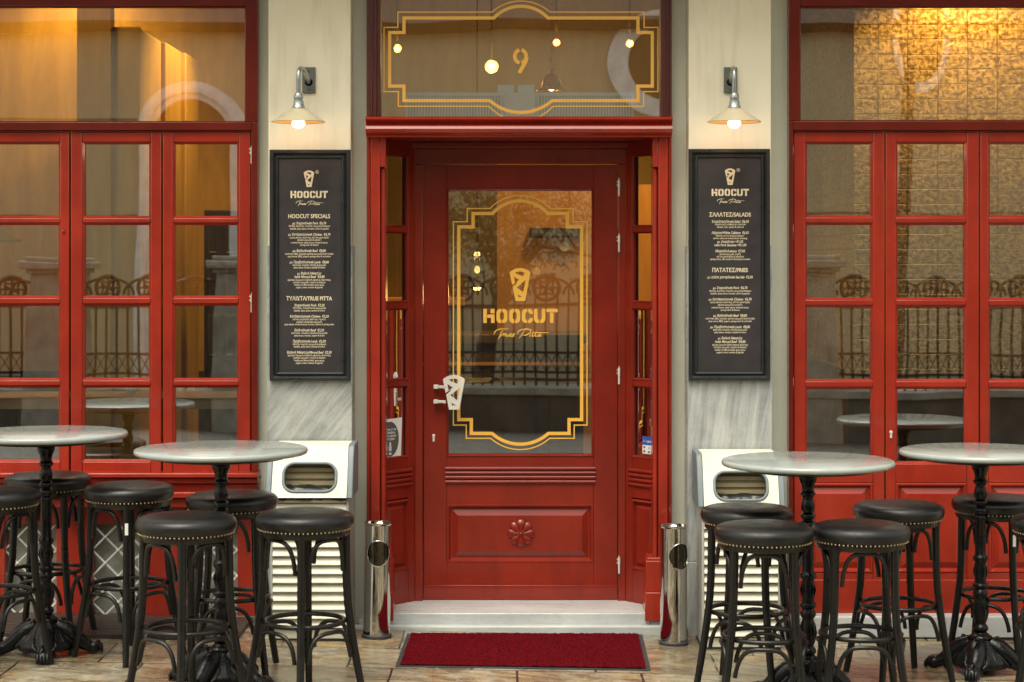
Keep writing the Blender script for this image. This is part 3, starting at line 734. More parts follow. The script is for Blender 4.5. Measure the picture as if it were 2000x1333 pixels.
border(gb, 1016, ((962, 417.5), 393, [(924, 417.5), (924, 443.6), (896, 443.6)]), ((961, 847), 868, [(920.5, 847), (920.5, 820), (896, 820)]), 6.4, gd, gy)
border(gb, 1016, ((957, 407.7), 382.3, [(912.5, 407.7), (912.5, 433.5), (885.5, 433.5)]), ((958.5, 856.5), 878.5, [(910.6, 856.5), (910.6, 830.7), (885.5, 830.7)]), 2.3, gd, gy)
gb.build('gilt_border', M['gold'], DOOR, smooth=0)
nm = MB(); brand(nm, 1016, lambda c: PZ(500 + c / 6.664, gd), lambda c: PXX(880 + c / 6.664, gd), gy, gd / F / 6.664); nm.build('gilt_lettering', M['gold'], DOOR, smooth=0)

# transom light over the door
td = 10.10; mb = MB()
for (a, b) in ((716, 743), (1290, 1312)):
    mb.pbox(a, b, -60, 227.6, td, 0.10)
    w = (b - a) / 4
    mb.pbox(a + w * 1.1, a + w * 1.7, -60, 227, td - .008, .0078); mb.pbox(a + w * 2.4, a + w * 2.9, -60, 227, td - .008, .0078); mb.pbox(a + w * 3.3, a + w * 3.8, -60, 227, td - .008, .0078)
mb.pbox(743.2, 1289.8, -60, -24, td, 0.10)
TR = mb.build('transom_window', M['oldred'], B, bevel=0.002)
tg = 10.14; g = MB(); pane(g, PXX(742, tg), PXX(1291, tg), PZ(230, tg), PZ(-25, tg), YD(tg), 0.0001); g.build('transom_glass', M['glass'], TR, smooth=0)
gb = MB(); ty = YD(tg) - .002; tq = tg - .002
border(gb, 1017.5, ((964.6, 35.5), 12.6, [(789, 35.5), (789, 64), (761, 64)]), ((957, 197), 220, [(789, 197), (789, 168.6), (761, 168.6)]), 6.2, tq, ty)
border(gb, 1017.5, ((961, 24), 2.5, [(777, 24), (777, 54), (750, 54)]), ((955, 208), 236, [(778, 208), (778, 179.4), (750, 179.4)]), 2.2, tq, ty)
gb.build('gilt_border', M['gold'], TR, smooth=0)
nb = MB(); cx, cy, r = 1016.5, 110.5, 11.2
P2 = lambda x, y_: (PXX(x, tq), PZ(y_, tq))
for a0, a1 in ((-84, 80), (100, 264)):
    ribbon(nb, [P2(cx + r * math.sin(R(a)), cy - (r + 2) * math.cos(R(a))) for a in [a0 + (a1 - a0) * i / 12 for i in range(13)]] if False else
           [P2(cx + r * math.cos(R(a - 90 + 90)), cy - (r + 1.5) * math.sin(R(a - 90 + 90))) for a in [(-80 + 160 * i / 12) if a0 < 0 else (100 + 160 * i / 12) for i in range(13)]], 7.0 * tq / F, ty)
ribbon(nb, [P2(1029, 112), P2(1026, 122), P2(1014, 143)], 7.5 * tq / F, ty - .0003)
nb.build('gilt_numeral', M['gold'], TR, smooth=0)

# splayed sidelights
def sidelight(sgn):
    X0, Y0, X1, Y1 = PXX(750, 10.215), 0.215, PXX(810.5, 10.4), 0.40
    u = Vector((X1 - X0, Y1 - Y0, 0)); L = u.length; u.normalize(); v = Vector((-u.y, u.x, 0))   # v points away from the doorway
    def U(px):
        k = (px - PX) / F; t = (k * (D0 + Y0) - X0) / ((X1 - X0) - k * (Y1 - Y0)); return t * L
    Zs = lambda p: PZ(p, 10.3)
    T = Matrix(((u.x, v.x, 0, X0), (u.y, v.y, 0, Y0), (0, 0, 1, 0), (0, 0, 0, 1)))
    if sgn > 0: T = Matrix.Diagonal((-1, 1, 1, 1)) @ T
    a, b = U(757), U(796.5); rows = [(306, 440), (456, 588), (606, 740), (758, 892)]; mb = MB()
    mb.box(-.02, a - .004, 0, .05, tz - .01, 2.545); mb.box(b + .006, L - .001, 0, .05, tz - .01, 2.545)
    ed = [None, 306, 440, 456, 588, 606, 740, 758, 892, 975]
    for i in range(0, 10, 2):
        zt = 2.545 if ed[i] is None else Zs(ed[i]) - .006; zb = Zs(ed[i + 1]) + (.006 if i < 8 else 0)
        mb.box(a - .0038, b + .0058, .002, .048, zb, zt)
    mb.box(a - .0038, b + .0058, .020, .048, Zs(1115), Zs(975) - .0003); mb.box(a - .0038, b + .0058, .002, .048, tz - .01, Zs(1115) - .0003)
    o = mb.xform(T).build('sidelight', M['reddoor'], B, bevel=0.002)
    bb = MB(); gl = MB()
    for r0, r1 in rows: bead(bb, a - .005, b + .006, Zs(r1) - .006, Zs(r0) + .006, -.001, .007, .010); gl.add([(a - .006, .025, Zs(r1)), (b + .005, .025, Zs(r1)), (b + .005, .025, Zs(r0)), (a - .006, .025, Zs(r0))], [(0, 1, 2, 3)])
    for k in range(4):
        zc = Zs(921 + k * 9.2); pts = [(a - .01, 0, zc - .0105)] + [(a - .01, -.008 * math.sin(R(q)) - .003, zc - .0095 * math.cos(R(q))) for q in range(0, 181, 30)] + [(a - .01, 0, zc + .0105)]
        bb.prism(pts, (L - a - .02, 0, 0))
    raised_panel(bb, a + .0, b - .002, Zs(1112), Zs(982), .003, .008, .03)
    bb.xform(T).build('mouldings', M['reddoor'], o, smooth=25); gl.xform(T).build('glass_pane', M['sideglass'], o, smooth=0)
    return T, U, Zs
SL = sidelight(-1); SR = sidelight(1)

# ------------------------------------------------------------------ interior of the building
def room(name, mat, *boxes, parent=B, bevel=0):
    m = MB()
    for q in boxes: m.box(*q)
    return m.build(name, mat, parent, bevel=bevel)
room('interior_floor', M['darkwood'], (-4.4, 4.4, 0.5, 6.4, -0.02, 0.08))
room('ceiling', M['ochre'], (-4.5, 4.5, 0.5, 6.5, 4.3, 4.4))
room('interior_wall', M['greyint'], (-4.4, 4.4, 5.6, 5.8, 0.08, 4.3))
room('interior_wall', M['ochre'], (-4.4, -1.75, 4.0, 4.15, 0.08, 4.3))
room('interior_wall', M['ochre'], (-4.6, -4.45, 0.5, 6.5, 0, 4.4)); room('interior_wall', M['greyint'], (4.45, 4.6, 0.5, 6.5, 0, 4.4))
# rough brick wall in the right room with its return towards the door
XB = PXX(1668, 13)
room('brick_wall', M['goldbrick'], (XB, 4.4, 3.0, 3.15, 0.08, 4.29)); room('brick_wall', M['goldbrick'], (XB, XB + .12, 3.151, 5.59, 0.08, 4.29))
# panelled partition in the left room
part = MB()
for i, (y0, y1) in enumerate(((1.62, 2.3), (2.36, 2.93), (2.99, 3.5))): part.box(-2.42, -2.27 + .02 * i, y0, y1, 0.1, 3.30)
part.build('panelled_partition', M['ochre'], B, bevel=.01)
room('partition_end', M['ochre'], (-2.62, -2.421, 1.50, 1.61, 0.1, 3.42), (-2.421, -2.26, 1.56, 1.61, 0.1, 3.3), (-2.40, -2.30, 2.30, 2.36, .1, 3.3), (-2.4, -2.28, 2.93, 2.99, .1, 3.3))
# dark timber doors at the back of the left room
room('panel_door', M['darkwood'], (PXX(398, 12.8), PXX(470, 12.8) + .1, 2.8, 2.86, 0.08, PZ(410, 12.8)), bevel=.01)
for a, b in ((402, 430), (436, 464)):
    m = MB()
    for r0, r1 in ((428, 500), (512, 600), (612, 700)): m.ring_rects([(PXX(a, 12.8), PXX(b, 12.8), PZ(r1, 12.8), PZ(r0, 12.8), 2.794), (PXX(a, 12.8) + .02, PXX(b, 12.8) - .02, PZ(r1, 12.8) + .02, PZ(r0, 12.8) - .02, 2.782), (PXX(a, 12.8) + .03, PXX(b, 12.8) - .03, PZ(r1, 12.8) + .03, PZ(r0, 12.8) - .03, 2.79)])
    m.build('wood_panelling', M['darkwood'], B, smooth=0)
# tan timber wall behind the door
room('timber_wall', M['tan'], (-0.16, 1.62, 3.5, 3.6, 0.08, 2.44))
room('added_shade_boards', M['darkwood'], (-4.4, -1.75, 3.96, 3.999, .08, 1.12), (XB, 4.4, 2.95, 2.999, .08, 1.16), (-4.4499, -4.40, .55, 3.9, .08, 1.12), (XB - .05, XB - .0005, 2.95, 5.5, .08, 1.16))  # dark boards added to stand for shade low in the rooms
room('dark_wall', M['darkint'], (-1.74, -0.17, 4.2, 4.3, 0.08, 2.75))

# ================================================================== THINGS INSIDE
def lamp_light(name, parent, loc, energy, col=(1.0, 0.60, 0.17), radius=0.06, spot=None, aim=None):
    l = bpy.data.lights.new(name, 'SPOT' if spot else 'POINT'); l.energy = energy; l.color = col; l.shadow_soft_size = radius
    if spot: l.spot_size = R(spot); l.spot_blend = 0.7
    o = bpy.data.objects.new(name, l); C.objects.link(o); o.parent = parent; o.location = loc
    if aim is not None: o.rotation_euler = Vector(aim).to_track_quat('-Z', 'Y').to_euler()
    return o
# long serving bench along the left window
t = tag(empty('window_bench', (-2.75, 0.52, 0.08)), 'long pale oak counter running inside the left window', 'counter')
zt = 1.185 - .08
MB().box(-1.62, 1.34, -.22, .30, zt - .06, zt).build('counter_top', M['lightwood'], t, bevel=.004)
for x in (-1.3, 0.0, 1.15): MB().box(x - .04, x + .04, -.04, .14, 0, zt - .0605).build('leg', M['darkwood'], t, bevel=.003)
MB().box(-1.25, 1.1, .02, .08, .52, .60).build('rail', M['darkwood'], t)
# paper cup on it
t = tag(MB().lathe([(0.024, 0), (0.036, 0.085), (0.038, 0.088), (0.036, 0.090), (0.033, 0.085), (0.023, 0.004)], (0, 0, 0), 20).build('paper_cup', M['white']), 'small white paper cup standing on the oak counter behind the left window', 'cup')
t.location = (PXX(255, 10.62), 0.62, 1.185)
# bar behind the entrance door
t = tag(empty('bar_counter', (0.0, 2.5, 0.08)), 'dark timber bar counter with pale rail behind the glass door', 'bar counter')
cxa, cxb = PXX(878, 12.5), PXX(1135, 12.5)
MB().box(cxa - .5, cxb, 0, .55, 0, 1.30).build('body', M['darkwood'], t)
MB().box(cxa - .52, cxb + .04, -.05, .6, 1.3004, 1.36).build('counter_top', M['darkwood'], t, bevel=.006)
MB().box(cxa - .5, cxb, -.02, -.0005, 1.16, 1.18).build('rail', M['tan'], t)
for q in range(3): MB().ring_rects([(cxa + .02 + q * .29, cxa + .28 + q * .29, .25, 1.08, -.002), (cxa + .05 + q * .29, cxa + .25 + q * .29, .28, 1.05, -.022), (cxa + .07 + q * .29, cxa + .23 + q * .29, .30, 1.03, -.008)]).build('front_panel', M['darkwood'], t, smooth=0)
# framed picture and porthole clock on the timber wall
t = tag(empty('picture_frame', (PXX(1085, 13.45), 3.48, PZ(455, 13.45))), 'small dark framed sign on the tan timber wall behind the door', 'picture')
MB().box(-.18, .18, -.02, .015, -.035, .035).build('frame', M['darkwood'], t, bevel=.004)
MB().box(-.16, .16, -.024, -.0205, -.02, .02).build('picture', M['greyprint'], t)
t = tag(empty('wall_clock', (PXX(1103, 13.45), 3.495, PZ(483, 13.45))), 'small round clock on the tan timber wall behind the door', 'clock')
MB().lathe([(.034, 0), (.034, -.02), (.026, -.022), (.026, -.015)], (0, 0, 0), 24, 'Y').build('rim', M['steel'], t)
MB().lathe([(.025, -.012), (.025, -.016)], (0, 0, 0), 24, 'Y').build('face', M['white'], t)
# yellow shelf seen through the left sidelight and beside the door
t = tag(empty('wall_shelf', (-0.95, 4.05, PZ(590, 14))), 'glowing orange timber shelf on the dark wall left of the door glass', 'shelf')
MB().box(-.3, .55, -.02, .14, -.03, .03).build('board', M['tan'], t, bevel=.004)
for x in (-.15, .35): MB().prism([(x, .14, -.03), (x, .14, -.16), (x, .02, -.03)], (.03, 0, 0)).build('bracket', M['darkwood'], t)
# hanging glass jar lights left of the door
t = tag(empty('jar_lamp', (PXX(932, 12.2), 2.2, 4.3)), 'clear glass jar lamp hanging behind the upper left of the door glass', 'lamp')
zz = PZ(530, 12.2) - 4.3
MB().tube([(0, 0, 0), (0, 0, zz + .12)], .004, 6).build('cord', M['dark'], t)
MB().lathe([(.018, .12), (.03, .10), (.05, .06), (.055, -.04), (.045, -.10), (.02, -.12)], (0, 0, zz), 18, cap=False).build('jar', M['sideglass'], t)
MB().sphere((0, 0, zz + .01), .018, 12, 1.3).build('bulb', M['spot'], t)
lamp_light('glow', t, (0, 0, zz - .15), 4)
# white air curtain over the door
acd = 10.42; t = tag(empty('air_curtain', (PXX(1015, acd), YD(acd), PZ(206, acd))), 'long white air curtain heater mounted inside above the door', 'heater')
w = PXX(1240, acd) - PXX(1015, acd); h = (PZ(182, acd) - PZ(232, acd))
MB().box(-w, w, 0, .20, -h / 2, h / 2).build('casing', M['white'], t, bevel=.004)
gr = MB(); k = 0
for i in range(76):
    x = -w + .03 + i * (2 * w - .06) / 75
    if abs(x) > .10: gr.box(x - .0036, x + .0036, -.006, -.0004, -h / 2 + .01, h / 2 - .022)
gr.build('louvre_fins', M['white'], t)
MB().box(-w + .02, -.10, -.0015, -.0002, -h / 2 + .008, h / 2 - .018).box(.10, w - .02, -.0015, -.0002, -h / 2 + .008, h / 2 - .018).build('intake_shadow', M['palegrey'], t)
MB().box(-.085, .085, -.03, -.0003, -h / 2 - .0, h / 2 - .012).build('control_box', M['white'], t, bevel=.008)
for xa in (-.075, .035): MB().box(xa - .045, xa + .045, .03, .15, h / 2 + .0003, h / 2 + .045).build('mounting_bracket', M['white'], t, bevel=.003)
# copper pendant
pd = 11.6; t = tag(empty('pendant_lamp', (PXX(1077, pd), YD(pd), 4.3)), 'copper pendant lamp on a thin cord above the air curtain', 'pendant lamp')
zz = PZ(178, pd) - 4.3
MB().tube([(0, 0, 0), (0, 0, zz + .16)], .0042, 6).build('cord', M['copper'], t)
MB().lathe([(.010, .13), (.013, .105), (.028, .098), (.046, .078), (.056, .045), (.060, .022), (.086, .005), (.088, .0), (.070, .006), (.052, .030), (.04, .07)], (0, 0, zz), 32, cap=False).build('shade', M['copper'], t)
MB().sphere((0, 0, zz + .02), .022, 12).build('bulb', M['bulb'], t)
# ceiling spotlights: bare warm lamps deep in the room
def spotlight(px, py, d, r, label, energy, aim, disc=True):
    z = PZ(py, d); t = tag(empty('spotlight', (PXX(px, d), YD(d), 4.3)), label, 'spotlight', 'warm spotlights under the interior ceiling')
    zz = z - 4.3
    MB().tube([(0, 0.03, 0), (0, 0.03, zz + .06)], .008, 8).lathe([(.04, -.03), (.04, 0)], (0, .03, 0), 16).build('stem', M['darkwood'], t)
    a = Vector(aim).normalized(); q = Vector((0, -1, 0)).rotation_difference(a).to_matrix().to_4x4()
    m = MB().lathe([(.012, .12), (r * .8, .09), (r * 1.05, .02), (r * 1.15, -.01), (r * 1.08, -.008), (r * .8, .06)], (0, 0, 0), 20, 'Y', cap=False); m.xform(Matrix.Translation((0, 0, zz)) @ q).build('housing', M['copper'], t)
    m = MB().lathe([(.001, -.014), (r * .6, -.010), (r, .004), (r * .98, .012), (.001, .014)], (0, 0, 0), 20, 'Y'); m.xform(Matrix.Translation((0, 0, zz)) @ q).build('bulb', M['spot'], t)
    lamp_light('glow', t, Vector((0, 0, zz)) + a * .08, energy)
spotlight(960, 130, 14.2, .041, 'large warm round spotlight left of the gilt numeral above the door', 7, (0.1, -1, -.3))
spotlight(775, 95, 14.2, .027, 'small warm spotlight near the left end of the gilt transom border', 7, (0.8, -1, -.2))
spotlight(1087, 83, 14.0, .022, 'small bright spotlight beside the copper pendant cord', 7, (0, -1, -.4))
spotlight(1230, 85, 14.0, .023, 'small bright spotlight near the right end of the gilt transom border', 7, (0, -1, -.4))
# wall washers out of sight over the brick and the ochre wall
def washer(x, y, z, label, energy, aim, angle):
    t = tag(empty('wall_washer', (x, y, 4.3)), label, 'spotlight', 'spotlights washing the interior walls')
    zz = z - 4.3
    MB().tube([(0, 0, 0), (0, 0, zz + .1)], .01, 8).build('stem', M['darkwood'], t)
    MB().lathe([(.03, .14), (.05, .10), (.06, .0), (.055, .0), (.04, .06)], (0, 0, zz), 18, cap=False).build('housing', M['darkwood'], t)
    MB().sphere((0, 0, zz + .03), .03, 10).build('bulb', M['spot'], t)
    lamp_light('glow', t, (0, 0, zz - .02), energy, spot=angle, aim=aim)
washer(2.95, 2.62, 3.95, 'spotlight aimed down the rough brick wall in the right room', 170, (0, .35, -1), 130)
washer(-1.75, 2.6, 3.75, 'spotlight aimed at the panelled partition in the left room', 75, (-.5, 0, -.8), 120)
washer(.75, 3.0, 3.95, 'unseen added spotlight brightening the tan timber wall behind the door', 120, (0, .3, -1), 105)  # unseen lamp added to light up the tan wall
washer(-2.7, .95, 4.05, 'spotlight by the left window aimed back at the partition end', 16, (-.05, .5, -1), 120)
washer(-3.2, 3.45, 4.0, 'spotlight aimed at the ochre rear wall in the left room', 40, (.1, .45, -1), 150)
# black cone lamp at the far left, hung inside
t = tag(empty('cone_lamp', (PXX(-14, 11.5), YD(11.5), 4.3)), 'dark cone shaped lamp hanging inside the far left pane', 'pendant lamp')
zz = PZ(473, 11.5) - 4.3
MB().tube([(0, 0, 0), (0, 0, zz + .1)], .008, 8).build('cord', M['dark'], t)
MB().lathe([(.02, .13), (.03, .10), (.165, .012), (.168, 0), (.16, .004), (.03, .085)], (0, 0, zz), 32, cap=False).build('shade', M['greyint'], t)

# ================================================================== THINGS ON THE FRONT
# wall lamps
def wall_lamp(px, sgn, label):
    d = 10.02; x = PXX(px, 9.80); plx = PXX(603.5 if sgn < 0 else 1426.5, d)
    t = tag(empty('wall_lamp', (plx, 0.02, PZ(157, d))), label, 'wall lamp', 'lit lamps over the menu boards')
    X = x - plx; yf = -.235; k = 9.80 / F
    sh = PZ(238, 9.78) - PZ(157, d)                       # rim height
    MB().box(-.034, .034, -.014, -.0005, -.066, .066).build('wall_plate', M['lampgrey'], t, bevel=.003)
    b = MB()
    for zz in (-.048, .048): b.sphere((0, -.0145, zz), .006, 8, .7)
    b.build('screw', M['lampgrey'], t)
    # arm: out of the plate, up over and down to the socket
    pts = []; c = [(0, -.012, -.012), (X * .12, -.06, .012), (X * .45, -.13, .040), (X * .8, -.195, .040), (X * .98, yf + .005, .012), (X, yf, -.045), (X, yf, sh + .135)]
    # smooth
    def cr(p, n=8):
        out = []
        for i in range(len(p) - 1):
            p0, p1, p2, p3 = Vector(p[max(i - 1, 0)]), Vector(p[i]), Vector(p[i + 1]), Vector(p[min(i + 2, len(p) - 1)])
            for j in range(n):
                u = j / n; out.append(0.5 * ((2 * p1) + (p2 - p0) * u + (2 * p0 - 5 * p1 + 4 * p2 - p3) * u * u + (3 * p1 - p0 - 3 * p2 + p3) * u ** 3))
        return out + [Vector(p[-1])]
    MB().tube(cr(c), .0115, 14).lathe([(.022, -.014), (.020, -.026)], (0, .012, -.012), 16, 'Y').build('arm', M['zinc'], t)
    MB().lathe([(.013, .145), (.019, .142), (.024, .132), (.024, .118), (.021, .114), (.021, .108), (.026, .104), (.027, .084), (.030, .080), (.033, .070), (.046, .062)], (X, yf, sh), 24).build('socket', M['zinc'], t)
    MB().lathe([(.035, .0685), (.046, .062), (.075, .042), (.118, .012), (.132, .002), (.135, -.001), (.134, -.004), (.129, -.001)], (X, yf, sh), 48, cap=False).build('lamp_shade', M['shade'], t)
    MB().lathe([(.128, -.0015), (.115, .007), (.073, .036), (.044, .054), (.03, .056)], (X, yf, sh), 48, cap=False).build('shade_lining', M['shadein'], t)
    MB().lathe([(.012, .050), (.014, .030), (.024, .014), (.033, -.004), (.033, -.013), (.024, -.026), (.010, -.033), (.001, -.034)], (X, yf, sh), 24).build('bulb', M['bulb'], t)
    lamp_light('glow', t, (X, yf, sh - .060), 0.38, (1.0, .66, .50), .03)
    return t
wall_lamp(583.5, -1, 'lit cone shaded wall lamp on the left pilaster above the specials board')
wall_lamp(1433.5, 1, 'lit cone shaded wall lamp on the right pilaster above the salads board')

# menu boards
def menu_board(x0, x1, y0, y1, lines, emblem, crop, label):
    d = 9.965; cx, cz = (PXX(x0, d) + PXX(x1, d)) / 2, (PZ(y0, d) + PZ(y1, d)) / 2
    t = tag(empty('menu_board', (cx, 0.0, PZ(y1, d))), label, 'menu board', 'framed menu boards on the pilasters')
    O = Vector((cx, 0, PZ(y1, d))); k = d / F; L = MB
    X0, X1, Z0, Z1 = PXX(x0, d) - cx, PXX(x1, d) - cx, 0.0, PZ(y0, d) - O.z
    prof = [(0, -.0005), (0, -.026), (.006, -.033), (.016, -.033), (.022, -.026), (.026, -.018), (.030, -.020), (.036, -.026), (.042, -.024), (.046, -.014), (.047, -.004)]
    vs = []; fs = []
    for (i_, y) in prof: vs += [(X0 + i_, y, Z0 + i_), (X1 - i_, y, Z0 + i_), (X1 - i_, y, Z1 - i_), (X0 + i_, y, Z1 - i_)]
    for j in range(len(prof) - 1):
        for q in range(4): fs.append((4 * j + q, 4 * j + (q + 1) % 4, 4 * j + 4 + (q + 1) % 4, 4 * j + 4 + q))
    MB().add(vs, fs).build('frame', M['boardframe'], t, smooth=25)
    MB().box(X0 + .0455, X1 - .0455, -.012, -.001, Z0 + .0455, Z1 - .0455).build('panel', M['board'], t)
    fy = -.0135; fd = D0 + fy; toX = lambda p: PXX(p, fd) - O.x; toZ = lambda p: PZ(p, fd) - O.z
    e = MB(); sc = .0752
    ex, ez = emblem
    brand(e, 0, lambda c: toZ(ez + (c - 373) * sc), lambda c: toX(ex + (c - 905) * sc), fy, sc * fd / F); e.build('emblem', M['letter'], t, smooth=0)
    m = MB(); (bx, by, s) = crop
    for (txt, yc, w, kind) in lines:
        hcap = {'H': 8.0, 'b': 5.0, 's': 3.6}[kind] * fd / F
        put_text(m, txt, toX(bx + 294 / s), toZ(by + yc / s), w / s * fd / F, hcap, fy, {'H': .022, 'b': .02, 's': .012}[kind], {'H': 0, 'b': .12, 's': .12}[kind])
    m.build('lettering', M['letter'], t, smooth=0)
    return t
PORK = ['τζατζίκι, πικάντικη, ντομάτα, κρεμμύδι & πάπρικα', 'tzatziki, spicy sauce, tomato, onion & paprika']
CHICK = ['κρέμα μπέικον, πικάντικη, σάλτσα μουστάρδα,', 'φρέσκο κρεμμύδι & μαρούλι', 'creamy bacon, spicy sauce, mustard sauce,', 'spring onion & lettuce']
BEEF = ['πικάντικη, BBQ, γιαούρτι, φρέσκο κρεμμύδι & κόλιανδρο', 'spicy sauce, BBQ, yogurt, spring onion & coriander']
LAMB = ['πικάντικη, ντομάτα, τζατζίκι & κρεμμύδι', 'spicy sauce, tomato, tzatziki & onion']
MINC = ['φρέσκο ζυμωμένο βοδινό μπιφτέκι, πικάντικη,', 'γιαούρτι, κρεμμύδι, ντομάτα & πάπρικα', 'freshly cut Minced Beef, spicy sauce,', 'yogurt, onion, tomato & paprika']
LL = [('HOOCUT SPECIALS', 88, 320, 'H'),
      ('με Χοιρινό/with Pork  €6,70', 142, 256, 'b'), (PORK[0], 164, 318, 's'), (PORK[1], 184, 298, 's'),
      ('με Κοτόπουλο/with Chicken  €6,70', 228, 320, 'b'), (CHICK[0], 252, 300, 's'), (CHICK[1], 270, 184, 's'), (CHICK[2], 290, 282, 's'), (CHICK[3], 308, 142, 's'),
      ('με Βοδινό/with Beef  €8,80', 353, 252, 'b'), (BEEF[0], 377, 370, 's'), (BEEF[1], 396, 330, 's'),
      ('με Προβατίνα/with Lamb  €8,80', 440, 298, 'b'), (LAMB[0], 463, 256, 's'), (LAMB[1], 481, 240, 's'),
      ('με Βοδινό Μπιφτέκι', 526, 182, 'b'), ('/with Minced Beef  €8,80', 552, 232, 'b'), (MINC[0], 576, 330, 's'), (MINC[1], 595, 248, 's'), (MINC[2], 614, 230, 's'), (MINC[3], 633, 206, 's'),
      ('ΤΥΛΙΧΤΑ/TRUE PITTA', 718, 350, 'H'),
      ('Χοιρινό/with Pork  €2,20', 770, 232, 'b'), ('τζατζίκι, ντομάτα & κρεμμύδι', 792, 254, 's'), ('tzatziki, spicy sauce, tomato & onion', 811, 238, 's'),
      ('Κοτόπουλο/with Chicken  €2,20', 855, 296, 'b'), ('σάλτσα μουστάρδα, πικάντικη, ντομάτα,', 878, 254, 's'), ('μαρούλι & φρέσκο κρεμμύδι', 898, 196, 's'), ('spicy sauce, mustard sauce, tomato, lettuce & spring onion', 916, 380, 's'),
      ('Βοδινό/with Beef  €2,50', 961, 226, 'b'), ('πικάντικη, ντομάτα, γιαούρτι & κρεμμύδι', 983, 276, 's'), ('spicy sauce, tomato, yogurt & onion', 1002, 232, 's'),
      ('Πρόβατο/with Lamb  €2,50', 1046, 250, 'b'), ('τζατζίκι, ντομάτα, κρεμμύδι & πάπρικα', 1069, 256, 's'), ('tzatziki, spicy sauce, tomato & onion', 1087, 238, 's'),
      ('Βοδινό Μπιφτέκι/Minced Beef  €2,50', 1131, 340, 'b'), (MINC[0], 1154, 332, 's'), (MINC[1], 1173, 246, 's'), (MINC[2], 1193, 230, 's'), (MINC[3], 1212, 206, 's')]
RL = [('ΣΑΛΑΤΕΣ/SALADS', 76, 318, 'H'),
      ('Χωριάτικη/Greek Salad  €6,50', 129, 284, 'b'), ('ντομάτα, φέτα, κάππαρη & ελαιόλαδο', 151, 236, 's'), ('tomato, feta, capers & olive oil', 171, 204, 's'),
      ('Λάχανο/White Cabbage  €6,50', 215, 284, 'b'), ('καρότο, σέλινο & κρέμα μπέικον', 238, 214, 's'), ('carrot, celery & creamy bacon dressing', 257, 260, 's'), ('με Λουκάνικο +€1,50', 283, 196, 'b'), ('with Pork Sausage +€1,50', 309, 244, 'b'),
      ('Μαρούλι/Lettuce  €7,50', 355, 224, 'b'), ('φρέσκο κρεμμύδι, άνηθο,', 379, 164, 's'), ('σάλτσα μουστάρδας & αβοκάντο', 398, 208, 's'), ('spring onion, dill, mustard dressing & avocado', 417, 306, 's'),
      ('ΠΑΤΑΤΕΣ/FRIES', 501, 272, 'H'), ('με αλάτι χοντρό/with Sea Salt  €2,50', 555, 344, 'b'),
      ('με Χοιρινό/with Pork  €6,70', 637, 262, 'b'), (PORK[0], 661, 322, 's'), (PORK[1], 680, 300, 's'),
      ('με Κοτόπουλο/with Chicken  €6,70', 724, 326, 'b'), (CHICK[0], 747, 304, 's'), (CHICK[1], 767, 188, 's'), (CHICK[2], 787, 286, 's'), (CHICK[3], 806, 146, 's'),
      ('με Βοδινό/with Beef  €8,80', 849, 256, 'b'), (BEEF[0], 872, 376, 's'), (BEEF[1], 892, 334, 's'),
      ('με Προβατίνα/with Lamb  €8,80', 936, 302, 'b'), (LAMB[0], 958, 260, 's'), (LAMB[1], 977, 244, 's'),
      ('με Βοδινό Μπιφτέκι', 1022, 186, 'b'), ('/with Minced Beef  €8,80', 1049, 234, 'b'), (MINC[0], 1073, 274, 's'), (MINC[1], 1092, 252, 's'), (MINC[2], 1112, 234, 's'), (MINC[3], 1131, 210, 's')]
menu_board(526, 684, 292.5, 744.5, LL, (603.5, 349.5), (529, 400, 3.92), 'black framed menu board headed with specials on the left pilaster')
menu_board(1345.5, 1504.5, 291, 744, RL, (1426, 345.5), (1351, 400, 3.92), 'black framed menu board headed with salads on the right pilaster')

# stickers on the sidelights
def on_side(S, u0, u1, z0, z1, v=.022):
    T = S[0]; return T, u0, u1, z0, z1, v
T, U, Zs = SL
t = empty('window_notice'); tag(t, 'white notice with a dark oval in the left sidelight', 'notice')
ua, ub = U(757.5), U(791)
q = MB(); q.add([(ua - .03, .021, Zs(896)), (ub - .010, .021, Zs(893)), (ub, .021, Zs(817)), (ua - .03, .021, Zs(819))], [(0, 1, 2, 3)]); q.xform(T).build('paper', M['white'], t, smooth=0)
uc = (ua - .03 + ub) / 2 - .012; ru = (ub - ua + .03) / 2 - .014
q = MB(); q.add([(uc + ru * math.cos(R(a)), .0205, Zs(857.5) + 34 * 10.3 / F * math.sin(R(a))) for a in range(0, 360, 12)], [tuple(range(30))]); q.xform(T).build('oval', M['greyprint'], t, smooth=0)
q = MB()
for i, (s_, w) in enumerate((('Απαγορεύεται', .95), ('η είσοδος', .8), ('χωρίς μάσκα', .95), ('στον χώρο', .7))):
    v2 = MB(); put_text(v2, s_, uc - .004, Zs(838.5 + i * 6.2), w * ru * 1.6, .011, .0198, .03); q.add(v2.v, v2.f)
q.box(uc - .006, uc + .006, .0195, .0199, Zs(881), Zs(864)); q.box(uc - .009, uc + .009, .0195, .0199, Zs(888), Zs(884)); q.box(uc - .010, uc + .010, .0195, .01985, Zs(880), Zs(872))
q.xform(T).build('lettering', M['white'], t, smooth=0)
T, U, Zs = SR
mU = lambda px: U(2 * PX - px)
t = empty('card_sticker'); tag(t, 'small blue and white payment sticker in the right sidelight', 'sticker')
ua, ub = mU(1272.5) - .02, mU(1249); za, zb_, zc = Zs(853), Zs(870), Zs(887)
def sq(name, u0, u1, z0, z1, v, mat):
    m = MB(); m.add([(u0, v, z0), (u1, v, z0), (u1, v, z1), (u0, v, z1)], [(0, 1, 2, 3)]); m.xform(T).build(name, mat, t, smooth=0)
sq('blue_band', ua, ub, zb_, za, .021, M['blue']); sq('white_field', ua, ub, zc, zb_ - .0002, .021, M['white'])
